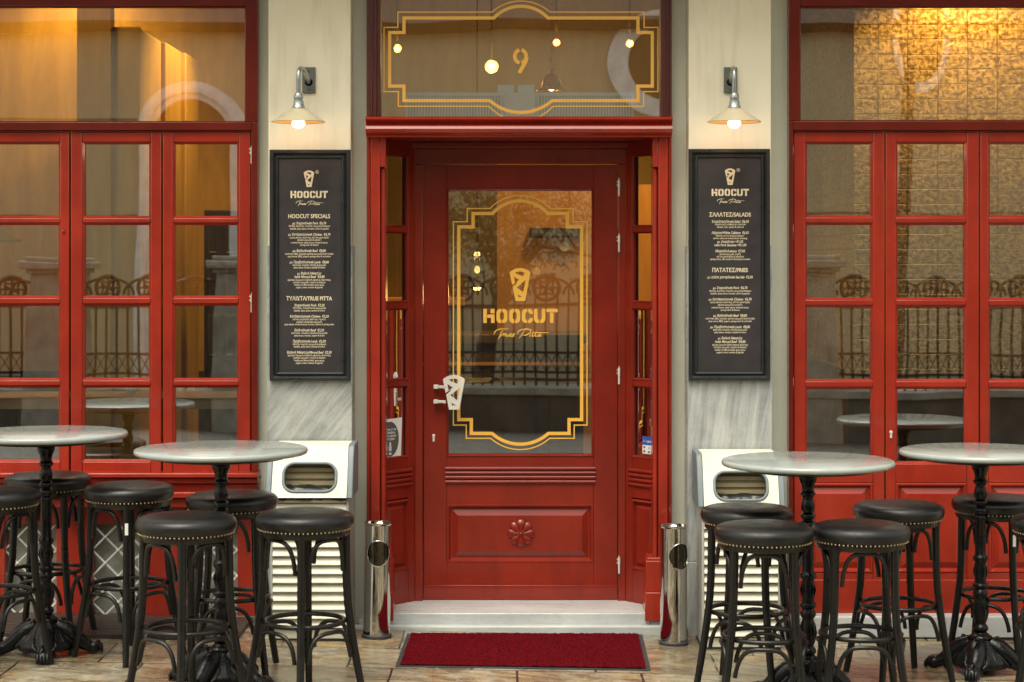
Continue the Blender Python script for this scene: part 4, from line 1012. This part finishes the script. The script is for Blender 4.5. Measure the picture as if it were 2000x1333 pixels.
m = MB(); v2 = MB(); put_text(v2, 'Ι   cardlink', 0, Zs(862), (ub - ua) * .82, .014, .0202, .02)
m.add([((ua + ub) / 2 - v[0], v[1], v[2]) for v in v2.v], v2.f); m.xform(T).build('lettering', M['white'], t, smooth=0)
w = ub - ua
m = MB()
for (a, z, r_) in ((.80, 862, .006), (.55, 875, .0045)):
    m.add([(ua + w * a + r_ * math.cos(R(q)), .0199, Zs(z) + r_ * math.sin(R(q))) for q in range(0, 360, 30)], [tuple(range(12))])
m.xform(T).build('red_dot', M['redprint'], t, smooth=0)
m = MB()
for (a, z) in ((.86, 874), (.86, 882), (.55, 883), (.25, 875), (.25, 882)): m.box(ua + w * (a - .06), ua + w * (a + .06), .0199, .0205, Zs(z + 2.2), Zs(z - 1.6))
m.xform(T).build('card_mark', M['greyprint'], t, smooth=0)

# ================================================================== STREET FURNITURE
# doormat
t = tag(empty('doormat', (0, 0, 0)), 'dark red ribbed doormat with black rubber edging before the step', 'doormat')
def on_ground(px, py):
    # intersection of the pixel ray with the sloping ground
    k = (px - PX) / F; m_ = (py - PY) / F; d = EYE / (m_ + SLOPE * k); return Vector((k * d, d - D0, SLOPE * k * d))
q = [on_ground(772, 1303.5), on_ground(1271, 1311), on_ground(1254.5, 1241), on_ground(795, 1240)]
c = sum(q, Vector()) / 4
def matshape(sc_x, sc_y, z0, z1):
    ins = [c + Vector(((p.x - c.x) * sc_x, (p.y - c.y) * sc_y, 0)) for p in q]
    for p in ins: p.z = SLOPE * p.x
    return MB().add([(p.x, p.y, p.z + z0) for p in ins] + [(p.x, p.y, p.z + z1) for p in ins], [(0, 3, 2, 1), (4, 5, 6, 7), (0, 1, 5, 4), (1, 2, 6, 5), (2, 3, 7, 6), (3, 0, 4, 7)])
matshape(1, 1, 0.0005, 0.006).build('rubber_edge', M['rubber'], t, bevel=.002)
pm = MB(); nx_, ny_ = 150, 90; rr_ = random.Random(9)
def bil(u_, v_): a_ = q[0].lerp(q[1], u_); b_ = q[3].lerp(q[2], u_); return a_.lerp(b_, v_)
vs = []
for j in range(ny_ + 1):
    for i in range(nx_ + 1):
        p = bil(.018 + .964 * i / nx_, .016 + .972 * j / ny_); vs.append((p.x + rr_.uniform(-.002, .002), p.y, SLOPE * p.x + .0085 + rr_.uniform(0, .006)))
fs = [(j * (nx_ + 1) + i, j * (nx_ + 1) + i + 1, (j + 1) * (nx_ + 1) + i + 1, (j + 1) * (nx_ + 1) + i) for j in range(ny_) for i in range(nx_)]
pm.add(vs, fs).build('pile', M['carpet'], t, smooth=0)
# dark wooden deck under the left window
a, b_ = PXX(489, 10.1), -3.6
mb = MB(); nb_ = 7
for i in range(nb_):
    y0 = -.38 + i * .078
    mb.add([(b_, y0, SLOPE * b_ - .002), (a, y0, SLOPE * a - .002), (a, y0 + .074, SLOPE * a - .002), (b_, y0 + .074, SLOPE * b_ - .002),
            (b_, y0, SLOPE * b_ + .022), (a, y0, SLOPE * a + .022), (a, y0 + .074, SLOPE * a + .022), (b_, y0 + .074, SLOPE * b_ + .022)],
           [(0, 3, 2, 1), (4, 5, 6, 7), (0, 1, 5, 4), (1, 2, 6, 5), (2, 3, 7, 6), (3, 0, 4, 7)])
tag(mb.build('wooden_deck', M['deck'], bevel=.002), 'low dark brown duckboard lying under the left window', 'duckboard')

# litter bins
def litter_bin(px0, px1, d, label):
    x0, x1 = PXX(px0, d), PXX(px1, d); cx = (x0 + x1) / 2; w = (x1 - x0) / 2; g = ground_z(cx)
    t = tag(empty('litter_bin', (cx, YD(d), g)), label, 'litter bin', 'cream louvred litter bins')
    H = 0.955; zb, zh = .012, 0.735; dep = .30
    w2 = w - .022
    # louvred front: lapped slats, each its own slope
    m = MB(); n_ = 15; st = (zh - .055 - zb) / n_
    for i in range(n_):
        z0 = zb + .045 + i * st
        m.prism([(-w2 + .012, .001, z0 + st * 1.02), (-w2 + .012, -.020, z0 + st * .30), (-w2 + .012, -.020, z0 + st * .20), (-w2 + .012, .004, z0 + st * .10), (-w2 + .012, .012, z0 + st * .1), (-w2 + .012, .012, z0 + st * 1.02)], (2 * w2 - .024, 0, 0))
    m.box(-w2 + .012, w2 - .012, -.004, .012, zb, zb + .044)
    m.build('louvred_front', M['slat'], t, smooth=0)
    m = MB(); m.box(-w2, -w2 + .0118, -.014, dep, zb, zh); m.box(w2 - .0118, w2, -.014, dep, zb, zh); m.box(-w2 + .012, w2 - .012, dep - .01, dep, zb, zh); m.build('side_panel', M['palegrey'], t, bevel=.003)
    MB().box(-w2 - .003, w2 + .003, -.012, dep, 0, zb - .0003).build('base_plate', M['dark'], t)
    # hood: bent sheet with an oval mouth, grey end caps
    z0, z1 = zh - .02, H; yb, yt = -.045, .065
    sl = math.atan2(yt - yb, z1 - z0); hh = (z1 - z0) / math.cos(sl)
    ow, oh = .131, .074
    pv, pf = curve_fill([[(-w + .030, 0), (w - .030, 0), (w - .030, hh), (-w + .030, hh)], rrect(-ow, ow, hh * .40 - oh, hh * .40 + oh, .055, 8)], .0015)
    P = lambda u_, v_, o_: (u_, yb + v_ * math.sin(sl) + o_ * math.cos(sl), z0 + v_ * math.cos(sl) - o_ * math.sin(sl))
    m = MB(); m.add([P(v[0], v[1], v[2]) for v in pv], pf)
    m.prism([(-w + .030, yt - .001, z1), (-w + .030, yt + .03, z1 + .012), (-w + .030, dep, z1 + .012), (-w + .030, dep, z1 + .006), (-w + .030, yt + .03, z1 + .006), (-w + .030, yt + .002, z1 - .006)], (2 * w - .06, 0, 0))
    m.build('hood', M['cream'], t, smooth=30)
    rp = rrect(-ow, ow, hh * .40 - oh, hh * .40 + oh, .055, 8)
    MB().tube([P(a_, b2, -.002) for a_, b2 in rp], .0075, 8, closed=True).build('mouth_rim', M['greymetal'], t, smooth=60)
    for s in (-1, 1):
        m = MB(); prof = [(yb - .002, z0 - .003), (yb + .03, z0 + .085), (yt - .03, z1 - .045), (yt + .002, z1 + .004), (yt + .03, z1 + .014), (dep, z1 + .014), (dep, z0 - .003)]
        xa = s * w; xb = s * (w - .0295)
        m.prism([(xa, y, z) for y, z in prof], (xb - xa, 0, 0)); m.build('end_cap', M['greymetal'], t, bevel=.005)
    # inside: slatted rear wall and the bag
    m = MB(); m.box(-w + .032, w - .032, .085, .095, z0 - .1, z1 - .01)
    for i in range(5): m.box(-w + .034, w - .034, .069, .0848, z0 + .05 + i * .034, z0 + .070 + i * .034)
    m.build('inner_wall', M['binin'], t)
    m = MB(); vs = []; NX = 14; rg = random.Random(int(px0))
    for i in range(NX + 1):
        for (yy, zz) in ((-.03, z0 - .015), (.0, z0 + .040), (.03, z0 + .050), (.068, z0 + .046)):
            vs.append((-w + .034 + (2 * w - .068) * i / NX, yy + rg.uniform(-.006, .006), zz + rg.uniform(-.006, .01)))
    m.add(vs, [(4 * i + j, 4 * i + j + 1, 4 * i + 5 + j, 4 * i + 4 + j) for i in range(NX) for j in range(3)]); m.build('bin_liner', M['bag'], t)
    return t
litter_bin(520, 690, 9.68, 'cream louvred litter bin with oval mouth before the left pilaster')
litter_bin(1362, 1532, 9.68, 'cream louvred litter bin with oval mouth before the right pilaster')

# steel ash bins
def ash_bin(px, d, H, rot, tilt, label):
    x = PXX(px, d); g = ground_z(x)
    t = tag(empty('ash_bin', (x, YD(d), g)), label, 'ash bin', 'polished steel ash bins by the step'); t.rotation_euler = (0, tilt, 0)
    r = .0675; n = 96; hz = H - .150; rx, rz = .060, .065                   # oval mouth in the wall
    prof = []; m = MB(); K = 64; vs = []; fs = []; za, zb2 = .02, H - .012
    zs = [za + (zb2 - za) * i / K for i in range(K + 1)]
    A = [2 * math.pi * k / n for k in range(n)]
    inside = lambda a, z: abs(((a - rot + math.pi) % (2 * math.pi)) - math.pi) * r
    for z in zs:
        for a in A: vs.append([r * math.sin(a), -r * math.cos(a), z])
    keep = []
    def mouth(a, z):
        u_ = inside(a, z); return (u_ / rx) ** 2 + ((z - hz) / rz) ** 2
    # pull boundary vertices on to the oval
    for j, z in enumerate(zs):
        for k, a in enumerate(A):
            f_ = mouth(a, z)
            if f_ < 1.0 and f_ > 0.70:
                s_ = 1 / math.sqrt(f_); da = ((a - rot + math.pi) % (2 * math.pi)) - math.pi; a2 = rot + da * s_; z2 = hz + (z - hz) * s_
                vs[j * n + k] = [r * math.sin(a2), -r * math.cos(a2), z2]
    for j in range(K):
        for k in range(n):
            k2 = (k + 1) % n
            if all(mouth(A[q_], zs[p_]) < 1.0 for q_, p_ in ((k, j), (k2, j), (k2, j + 1), (k, j + 1))): continue
            fs.append((j * n + k, j * n + k2, (j + 1) * n + k2, (j + 1) * n + k))
    m.add(vs, fs); m.build('body', M['chrome'], t, smooth=60)
    MB().lathe([(.064, .03), (.064, H - .02)], (0, 0, 0), 48, cap=False).add([(0.05 * math.cos(R(a)), .05 * math.sin(R(a)), H - .2) for a in range(0, 360, 15)], [tuple(range(24))]).build('inner_sleeve', M['darksteel'], t)
    MB().lathe([(.0645, H - .014), (.069, H - .010), (.0735, H - .006), (.0735, H - .001), (.069, H), (.062, H - .002), (.058, H - .015), (.04, H - .022), (.001, H - .024)], (0, 0, 0), 48, cap=False).build('rim_tray', M['chrome'], t, smooth=60)
    MB().lathe([(.074, 0), (.075, .004), (.075, .014), (.070, .020)], (0, 0, 0), 48).build('base_ring', M['rubber'], t)
    MB().tube([(( r + .002) * math.sin(rot + u_ / r), -(r + .002) * math.cos(rot + u_ / r), hz + z_) for u_, z_ in [(rx * math.cos(R(a)), rz * math.sin(R(a))) for a in range(0, 360, 8)]], .0022, 6, closed=True).build('mouth_rim', M['chrome'], t, smooth=60)
    return t
ash_bin(735.5, 9.80, .580, R(4), R(1.2), 'polished steel ash bin with round mouth left of the doorway')
ash_bin(1315.5, 9.78, .598, R(28), 0, 'polished steel ash bin with round mouth right of the doorway')

# bar tables
def bar_table():
    t = empty('bar_table'); H = 1.055; RT = .382
    MB().lathe([(.001, H - .028), (RT - .012, H - .028), (RT - .004, H - .025), (RT, H - .018), (RT, H - .010), (RT - .004, H - .003), (RT - .012, H), (.001, H)], (0, 0, 0), 96, cap=False).build('tabletop', M['mar_top'], t, smooth=40)
    MB().lathe([(.001, H - .046), (.285, H - .046), (.300, H - .040), (.300, H - .0284), (.001, H - .0284)], (0, 0, 0), 64, cap=False).build('support_disc', M['dark'], t)
    pr = [(.055, 1.009), (.052, 1.000), (.036, .990), (.041, .982), (.040, .968), (.030, .945), (.026, .925), (.028, .915), (.034, .908), (.034, .900), (.025, .893), (.022, .885), (.027, .872), (.031, .852), (.029, .835), (.022, .822),
          (.030, .815), (.034, .806), (.030, .797), (.022, .790), (.030, .782), (.036, .770), (.034, .758), (.024, .748), (.030, .742), (.031, .732), (.0265, .724), (.0255, .640), (.0255, .560), (.027, .556), (.034, .550), (.036, .540), (.033, .530), (.026, .522),
          (.027, .515), (.027, .440), (.027, .425), (.035, .419), (.037, .410), (.033, .402), (.025, .396), (.031, .386), (.036, .374), (.033, .362), (.025, .352), (.026, .345), (.031, .325), (.034, .295), (.034, .265), (.028, .240), (.024, .230),
          (.032, .222), (.037, .212), (.036, .200), (.026, .192), (.034, .184), (.041, .172), (.042, .160), (.037, .150), (.030, .144), (.030, .140), (.031, .095)]
    pr = [(r_, .095 + (h_ - .095)) for r_, h_ in pr][::-1]
    p = MB().lathe(pr, (0, 0, 0), 28, cap=False)
    for z0, z1, r_ in ((.245, .335, .031), (.44, .515, .0265)):          # cast leaves on the bulges
        for k in range(8):
            a = 2 * math.pi * k / 8; c_ = (math.cos(a), math.sin(a))
            p.tube([((r_ - .004) * c_[0], (r_ - .004) * c_[1], z0), ((r_ + .004) * c_[0], (r_ + .004) * c_[1], (z0 + z1) / 2), ((r_ - .002) * c_[0], (r_ - .002) * c_[1], z1)], [.004, .006, .002], 6)
    p.build('post', M['iron'], t, smooth=50)
    b = MB().lathe([(.001, .030), (.128, .030), (.140, .046), (.134, .066), (.112, .094), (.084, .122), (.060, .146), (.052, .156), (.056, .163), (.055, .171), (.042, .178), (.034, .186), (.030, .19)], (0, 0, 0), 40, cap=False)
    rb_ = random.Random(4)
    for k in range(4):                                       # cast leaves and scrolls between the feet
        a = k * math.pi / 2
        for q_ in range(7):
            aa = a + (q_ - 3) * .17; r0 = .128 - .004 * abs(q_ - 3)
            b.tube([(r0 * math.cos(aa), r0 * math.sin(aa), .045), ((r0 - .012) * math.cos(aa), (r0 - .012) * math.sin(aa), .078), ((r0 - .045) * math.cos(aa * .4 + a * .6), (r0 - .045) * math.sin(aa * .4 + a * .6), .118)], [.009, .011, .004], 7)
    b.build('base_hub', M['iron'], t, smooth=60)
    for k in range(4):
        a = k * math.pi / 2 + math.pi / 4; m = MB(); c_, s_ = math.cos(a), math.sin(a)
        P = lambda r_, o_, z_: (r_ * c_ - o_ * s_, r_ * s_ + o_ * c_, z_)
        m.tube([P(.045, 0, .140), P(.085, 0, .118), P(.125, 0, .088), P(.160, 0, .058), P(.185, 0, .042), P(.205, 0, .036)], [.036, .046, .043, .036, .030, .030], 16)
        m.sphere(P(.222, 0, .033), .037, 16, .86)                       # rounded paw
        for o_ in (-1, 1):
            m.tube([P(.055, .034 * o_, .115), P(.095, .050 * o_, .085), P(.125, .050 * o_, .055), P(.142, .036 * o_, .042), P(.130, .022 * o_, .055)], [.013, .015, .013, .010, .006], 8)
        for o_ in (-1.5, -.5, .5, 1.5):
            m.tube([P(.215, .0125 * o_, .058), P(.240, .0145 * o_, .050), P(.256, .0145 * o_, .030), P(.259, .0145 * o_, .008)], [.007, .0095, .0095, .006], 8)
        for q_ in range(5): m.sphere(P(.080 + q_ * .024, 0, .166 - q_ * .0225), .013, 8, .8)
        m.build('foot', M['iron'], t, smooth=60)
    return t
tab = bar_table()
TABLES = [(432, 8.62, 20, 'bar table with a white marble top overlapping the left litter bin'),
          (90, 9.22, 55, 'bar table with a marble top cut by the left edge of the picture'),
          (1578, 8.62, 35, 'bar table with a white marble top overlapping the right litter bin'),
          (1915, 9.25, 22, 'bar table with a marble top before the red doors at the far right')]
def place(o, px, d, rot, label, cat, group):
    x = PXX(px, d); o.location = (x, YD(d), ground_z(x)); o.rotation_euler = (0, 0, R(rot)); tag(o, label, cat, group)
for i, (px, d, rot, lab) in enumerate(TABLES):
    place(tab if i == 0 else copy_tree(tab), px, d, rot, lab, 'bar table', 'marble topped bar tables')

# bar stools
def bar_stool():
    t = empty('bar_stool'); RS = .2115; z0 = .742
    seat = MB().lathe([(.001, z0), (.185, z0), (.196, z0 + .002), (.203, z0 + .010), (.2085, z0 + .022), (.2115, z0 + .036), (.2085, z0 + .052), (.198, z0 + .064), (.176, z0 + .072), (.12, z0 + .077), (.06, z0 + .079), (.001, z0 + .0795)], (0, 0, 0), 64, cap=False).build('seat', M['leather'], t, smooth=60)
    nl = MB()
    for k in range(66):
        a = 2 * math.pi * k / 66; nl.sphere((.1985 * math.cos(a), .1985 * math.sin(a), z0 + .003), .0044, 6)
    nl.build('nail_trim', M['brass'], seat, smooth=80)
    MB().lathe([(.150, z0 - .026), (.188, z0 - .026), (.192, z0 - .020), (.192, z0 - .0004), (.150, z0 - .0004)], (0, 0, 0), 48, cap=False).build('seat_frame', M['blackwood'], t, smooth=40)
    def leg_r(z): 
        u_ = 1 - z / .742; return .176 + .012 * u_ + .068 * max(0, u_ - .35) ** 1.35 / .65 ** 1.35
    for k in range(4):
        a = k * math.pi / 2 - math.pi / 2; c_, s_ = math.cos(a), math.sin(a)
        zs = [.7395, .70, .62, .52, .42, .32, .22, .12, .05, 0.0]
        MB().tube([(leg_r(z) * c_, leg_r(z) * s_, z) for z in zs], [.0185, .0185, .018, .0178, .0176, .0174, .017, .0162, .0155, .0148], 14).build('leg', M['blackwood'], t, smooth=60)
    zr = .345; MB().tube([((leg_r(zr) - .024) * math.cos(R(a)), (leg_r(zr) - .024) * math.sin(R(a)), zr) for a in range(0, 360, 8)], .0105, 10, closed=True).build('foot_ring', M['blackwood'], t, smooth=60)
    def arch(k, zlow, ztop, name, off, rad):
        a0 = k * math.pi / 2 - math.pi / 2; da = R(9.5) if name == 'arched_brace' else R(8); pts = []
        A0, A1 = a0 + da, a0 + math.pi / 2 - da; n_ = 18
        def at(f, z): 
            a = A0 + (A1 - A0) * f; 
            p0 = Vector((math.cos(A0), math.sin(A0))); p1 = Vector((math.cos(A1), math.sin(A1))); q_ = p0.lerp(p1, f).normalized()
            r_ = leg_r(zlow) * (1 - f) if False else leg_r(z) - off
            return (r_ * q_.x, r_ * q_.y, z)
        for i in range(n_ + 1):
            f = i / n_; ph = math.pi * f
            e = (1 - abs(math.cos(ph)) ** 2.6); z = zlow + (ztop - zlow) * e ** .62
            pts.append(at(.5 - .5 * math.copysign(abs(math.cos(ph)) ** .85, math.cos(ph)), z))
        MB().tube(pts, rad, 10).build(name, M['blackwood'], t, smooth=60)
    for k in range(4):
        arch(k, .565, .708, 'arched_brace', .012, .0095); arch(k, .195, .318, 'lower_brace', .018, .0095)
    return t
st0 = bar_stool()
STOOLS = [(364, 8.16, 4, 'black leather bar stool with a full nailed seat in front of the left marble table'),
          (595, 8.36, 2, 'black bar stool standing in front of the left litter bin'),
          (252, 9.22, 8, 'black bar stool just left of the nearer left table, grilles behind it'),
          (453, 8.95, 45, 'black bar stool half hidden behind the post of the left bin table'),
          (93, 9.58, 40, 'black bar stool behind the post of the table at the left edge'),
          (-12, 8.92, 18, 'black bar stool cut off by the left edge of the picture'),
          (1492, 8.24, 38, 'black bar stool nearest the viewer before the right litter bin'),
          (1681, 8.33, 43, 'black bar stool directly right of the post of the right bin table'),
          (1459, 8.84, 20, 'black bar stool touching the right litter bin, its seat partly covered by a nearer one'),
          (1755, 9.08, 62, 'black bar stool before the red panelled doors between the two right tables'),
          (1945, 9.42, 12, 'black bar stool behind the post of the far right table'),
          (2068, 8.72, 30, 'black bar stool cut off by the right edge of the picture')]
for i, (px, d, rot, lab) in enumerate(STOOLS):
    place(st0 if i == 0 else copy_tree(st0), px, d, rot, lab, 'bar stool', 'black leather bar stools')

# ================================================================== ACROSS THE STREET (seen as reflections in the glass)
VD = 21.5; FY = -11.2                                       # mirror distance of the fence and its place
vx = lambda px, d=VD: PXX(px, d); vz = lambda py, d=VD: PZ(py, d)
zw = vz(760)
tag(MB().box(-14, 14, FY - .28, FY + .28, -.4, zw - .09).build('low_wall', M['wallstone'], bevel=.01), 'low stone wall with a pale coping across the street, carrying iron railings', 'wall')
MB().box(-14, 14, FY - .33, FY + .33, zw - .0895, zw).build('coping', M['pillar'], bpy.data.objects['low_wall'], bevel=.01)
PIERS = [(-11.0, 'stone pier'), (vx(112), ''), (vx(474), ''), (vx(1578), ''), (8.4, '')]
plab = ['stone railing pier across the street, far left of the church door', 'stained stone railing pier left of the church door', 'stained stone railing pier right of the church door', 'stained stone railing pier opposite the right window', 'stone railing pier across the street at the far right']
zp = vz(506)
for (x, _), lb in zip(PIERS, plab):
    t = tag(empty('stone_pier', (x, FY, 0)), lb, 'pier', 'stone piers of the church railing')
    m = MB(); w0, w1 = .34, .26
    m.add([(-w0, -.345, -.3), (w0, -.345, -.3), (w0, .345, -.3), (-w0, .345, -.3), (-w1, -.26, zp - .16), (w1, -.26, zp - .16), (w1, .26, zp - .16), (-w1, .26, zp - .16)], [(0, 3, 2, 1), (4, 5, 6, 7), (0, 1, 5, 4), (1, 2, 6, 5), (2, 3, 7, 6), (3, 0, 4, 7)])
    m.build('shaft', M['pillar'], t, bevel=.01)
    MB().box(-.30, .30, -.30, .30, zp - .1597, zp - .11).box(-.36, .36, -.36, .36, zp - .1097, zp - .03).box(-.30, .30, -.3, .3, zp - .0297, zp + .02).build('cap', M['pillar'], t, bevel=.012)
def fence(xa, xb, label):
    t = tag(empty('iron_fence', (xa, FY, zw)), label, 'fence', 'iron railing bays on the low wall')
    L = xb - xa; n_ = max(2, round(L / .49)); sp = L / n_; zt = vz(545) - zw; za, zb2 = vz(733) - zw, vz(693) - zw; zc = vz(565) - zw
    r = MB(); r.box(0, L, -.012, .012, za - .015, za + .015); r.box(0, L, -.015, .015, zb2 - .015, zb2 + .015); r.box(0, L, -.015, .015, .05, .085); r.box(0, L, -.015, .015, zc - .20, zc - .175); r.build('rail', M['fence'], t)
    b = MB(); s = MB()
    for i in range(n_ * 4 + 1):
        x = i * sp / 4; top = zc + .0 if i % 4 in (1, 3) else (zc - .14 if i % 4 == 2 else zc + .02)
        b.box(x - .012, x + .012, -.012, .012, 0, top)
        if i < n_ * 4:
            b.tube([(x, 0, za), (x + sp / 4, 0, zb2)], .006, 5); b.tube([(x + sp / 4, 0, za), (x, 0, zb2)], .006, 5)
    for i in range(n_):
        x = (i + .5) * sp
        s.tube([(x + .14 * math.cos(R(a)), 0, zc + .14 * math.sin(R(a))) for a in range(0, 360, 15)], .022, 6, closed=True)
        for q_ in range(4):
            a = R(45 + 90 * q_); s.tube([(x, 0, zc), (x + .07 * math.cos(a + .5), 0, zc + .07 * math.sin(a + .5)), (x + .11 * math.cos(a), 0, zc + .11 * math.sin(a)), (x + .06 * math.cos(a - .6), 0, zc + .06 * math.sin(a - .6))], [.018, .028, .024, .010], 6)
        s.box(x - .12, x + .12, -.006, .006, zc - .012, zc + .012); s.box(x - .012, x + .012, -.006, .006, zc - .12, zc + .14)
    for i in range(-1, n_ + 1):
        x = (i + .5) * sp; hw = sp * .62
        pts = [(x + hw * math.cos(R(a)), 0, zc - .08 + (zt - zc + .08 + .0) * math.sin(R(a))) for a in range(0, 181, 12)]; pts = [p for p in pts if -.001 <= p[0] <= L + .001]
        if len(pts) > 2: s.tube(pts, .017, 6)
    b.build('bars', M['fence'], t); s.build('scrollwork', M['fence'], t, smooth=50)
flab = ['iron railing bay with ring scrolls, far left', 'iron railing bay with ring scrolls before the church door', 'long iron railing bay with ring scrolls opposite the entrance', 'iron railing bay with ring scrolls opposite the right window']
for (a, b_), lb in zip(zip(PIERS[:-1], PIERS[1:]), flab): fence(a[0] + .27, b_[0] - .27, lb)

CY = -19.0; CD = 29.5
t = tag(empty('church_building', (0, CY, 0)), 'weathered grey church wall with an arched stone doorway across the street', 'church')
MB().box(-16, 16, -1.0, 0, -.4, 5.36).build('wall', M['church'], t)
MB().add([(-17, .25, 5.36), (17, .25, 5.36), (17, .25, 5.50), (-17, .25, 5.50), (17, -6.5, 8.9), (-17, -6.5, 8.9), (17, -6.5, 5.36), (-17, -6.5, 5.36)], [(0, 1, 2, 3), (3, 2, 4, 5), (1, 6, 4, 2), (0, 3, 5, 7), (0, 7, 6, 1)]).build('roof', M['roof'], t, smooth=0)
for z in (1.2, 2.6, 4.0): MB().box(-16, 16, -.001, .012, z, z + .03).build('string_line', M['wallstone'], t)
ax, az = vx(380, CD), vz(272, CD)
m = MB()
for (r0, r1, y_) in ((.58, .68, .10), (.68, .76, .16), (.76, .86, .12)):
    n_ = 24; vs = []
    out = [(ax + r1 * math.cos(R(180 * i / n_)), az + r1 * math.sin(R(180 * i / n_))) for i in range(n_ + 1)]; inn = [(ax + r0 * math.cos(R(180 * i / n_)), az + r0 * math.sin(R(180 * i / n_))) for i in range(n_ + 1)]
    poly = [(ax + r1, -.4)] + out + [(ax - r1, -.4), (ax - r0, -.4)] + inn[::-1] + [(ax + r0, -.4)]
    m.prism([(p[0], y_, p[1]) for p in poly], (0, -y_ - .05, 0))
m.build('door_arch', M['churchstone'], t, smooth=30)
n_ = 24; poly = [(ax + .57, -.4)] + [(ax + .57 * math.cos(R(180 * i / n_)), az + .57 * math.sin(R(180 * i / n_))) for i in range(n_ + 1)] + [(ax - .57, -.4)]
MB().prism([(p[0], .02, p[1]) for p in poly], (0, -.05, 0)).build('church_door', M['darkwood'], t)
for (px, py, r1, r0, sx) in ((1288, 128, .80, .52, 1), (1795, 60, 1.0, .82, .42)):
    x_, z_ = vx(px, CD), vz(py, CD)
    m = MB(); cv, cf = curve_fill([[(sx * r1 * math.cos(R(a)), r1 * math.sin(R(a))) for a in range(0, 360, 10)], [(sx * r0 * .96 * math.cos(R(a)), r0 * math.sin(R(a))) for a in range(0, 360, 10)]], .06)
    m.add([(x_ + v[0], .04 - v[2], z_ + v[1]) for v in cv], cf); o = m.build('round_window', M['churchstone'], t, smooth=30)
    MB().lathe([(.001, .012), (r0, .012)], (0, 0, 0), 36, 'Y', cap=False).xform(Matrix.Translation((x_, 0, z_)) @ Matrix.Diagonal((sx, 1, 1, 1))).build('window_glass', M['darkint'], o)

def tree(x, y, base_r, path, crown, n_leaf, label, mats, lift=(.3, 2.0)):
    t = tag(empty('street_tree', (x, y, ground_z(x))), label, 'tree', 'trees by the church railing')
    rg = random.Random(int(x * 100) + 5)
    tr = MB(); tr.tube(path, [base_r * (1 - .5 * i / (len(path) - 1)) for i in range(len(path))], 12)
    top = Vector(path[-1]); tips = []
    for k in range(9):
        a = 2 * math.pi * k / 9 + rg.uniform(-.3, .3); rr2 = crown * rg.uniform(.55, 1.0); up = rg.uniform(*lift)
        e = top + Vector((rr2 * math.cos(a), rr2 * math.sin(a), up)); mid = top.lerp(e, .45) + Vector((rg.uniform(-.2, .2), rg.uniform(-.2, .2), .25))
        tr.tube([top - Vector((0, 0, .15)), mid, e], [base_r * .42, base_r * .25, base_r * .08], 7); tips.append((mid, e))
        for q_ in range(4):
            e2 = mid.lerp(e, rg.uniform(.2, .9)) ; e3 = e2 + Vector((rg.uniform(-.7, .7), rg.uniform(-.7, .7), rg.uniform(-.3, .7))); tr.tube([e2, e2.lerp(e3, .5) + Vector((0, 0, .08)), e3], [base_r * .12, base_r * .08, base_r * .03], 5); tips.append((e2, e3))
    tr.build('trunk', M['bark'], t, smooth=60)
    cr_ = MB()
    for i in range(n_leaf):
        a_, e_ = tips[rg.randrange(len(tips))]; c_ = a_.lerp(e_, rg.uniform(.3, 1.15)) + Vector((rg.gauss(0, .20), rg.gauss(0, .20), rg.gauss(0, .17)))
        u_ = Vector((rg.gauss(0, 1), rg.gauss(0, 1), rg.gauss(0, 1))).normalized(); w_ = u_.orthogonal().normalized(); s_ = rg.uniform(.022, .045)
        cr_.add([c_ - u_ * s_, c_ + w_ * s_ * .45, c_ + u_ * s_, c_ - w_ * s_ * .45], [(0, 1, 2, 3)])
    cr_.build('crown', mats, t, smooth=0)
    return t
tree(-.45, -12.3, .15, [(0, 0, -.1), (.05, 0, .9), (.22, 0, 1.4), (.30, 0, 1.75)], 1.15, 5200, 'tree with thin yellowing leaves behind the railing opposite the entrance', M['leaf_y'], (.15, 1.0))
tree(4.3, -12.4, .12, [(0, 0, -.1), (.08, 0, 1.4), (.22, 0, 3.0), (.30, 0, 5.2)], 1.2, 1500, 'slim leaning tree behind the railing opposite the right window', M['leaf_g'])

for i, a in ((0, 3), (2, 0), (10, 0)):
    o = [q for q in C.objects if q.get('category') == 'bar stool'][i]
    m = MB(); m.box(-.0075, .0075, -.0195, -.0186, .60, .655); m.box(-.0045, .0045, -.0199, -.01951, .615, .642)
    an = a * math.pi / 2; tgo = m.xform(Matrix.Rotation(an, 4, 'Z') @ Matrix.Translation((0, -.178, 0))).build('paper_tag', M['white'], o, smooth=0)
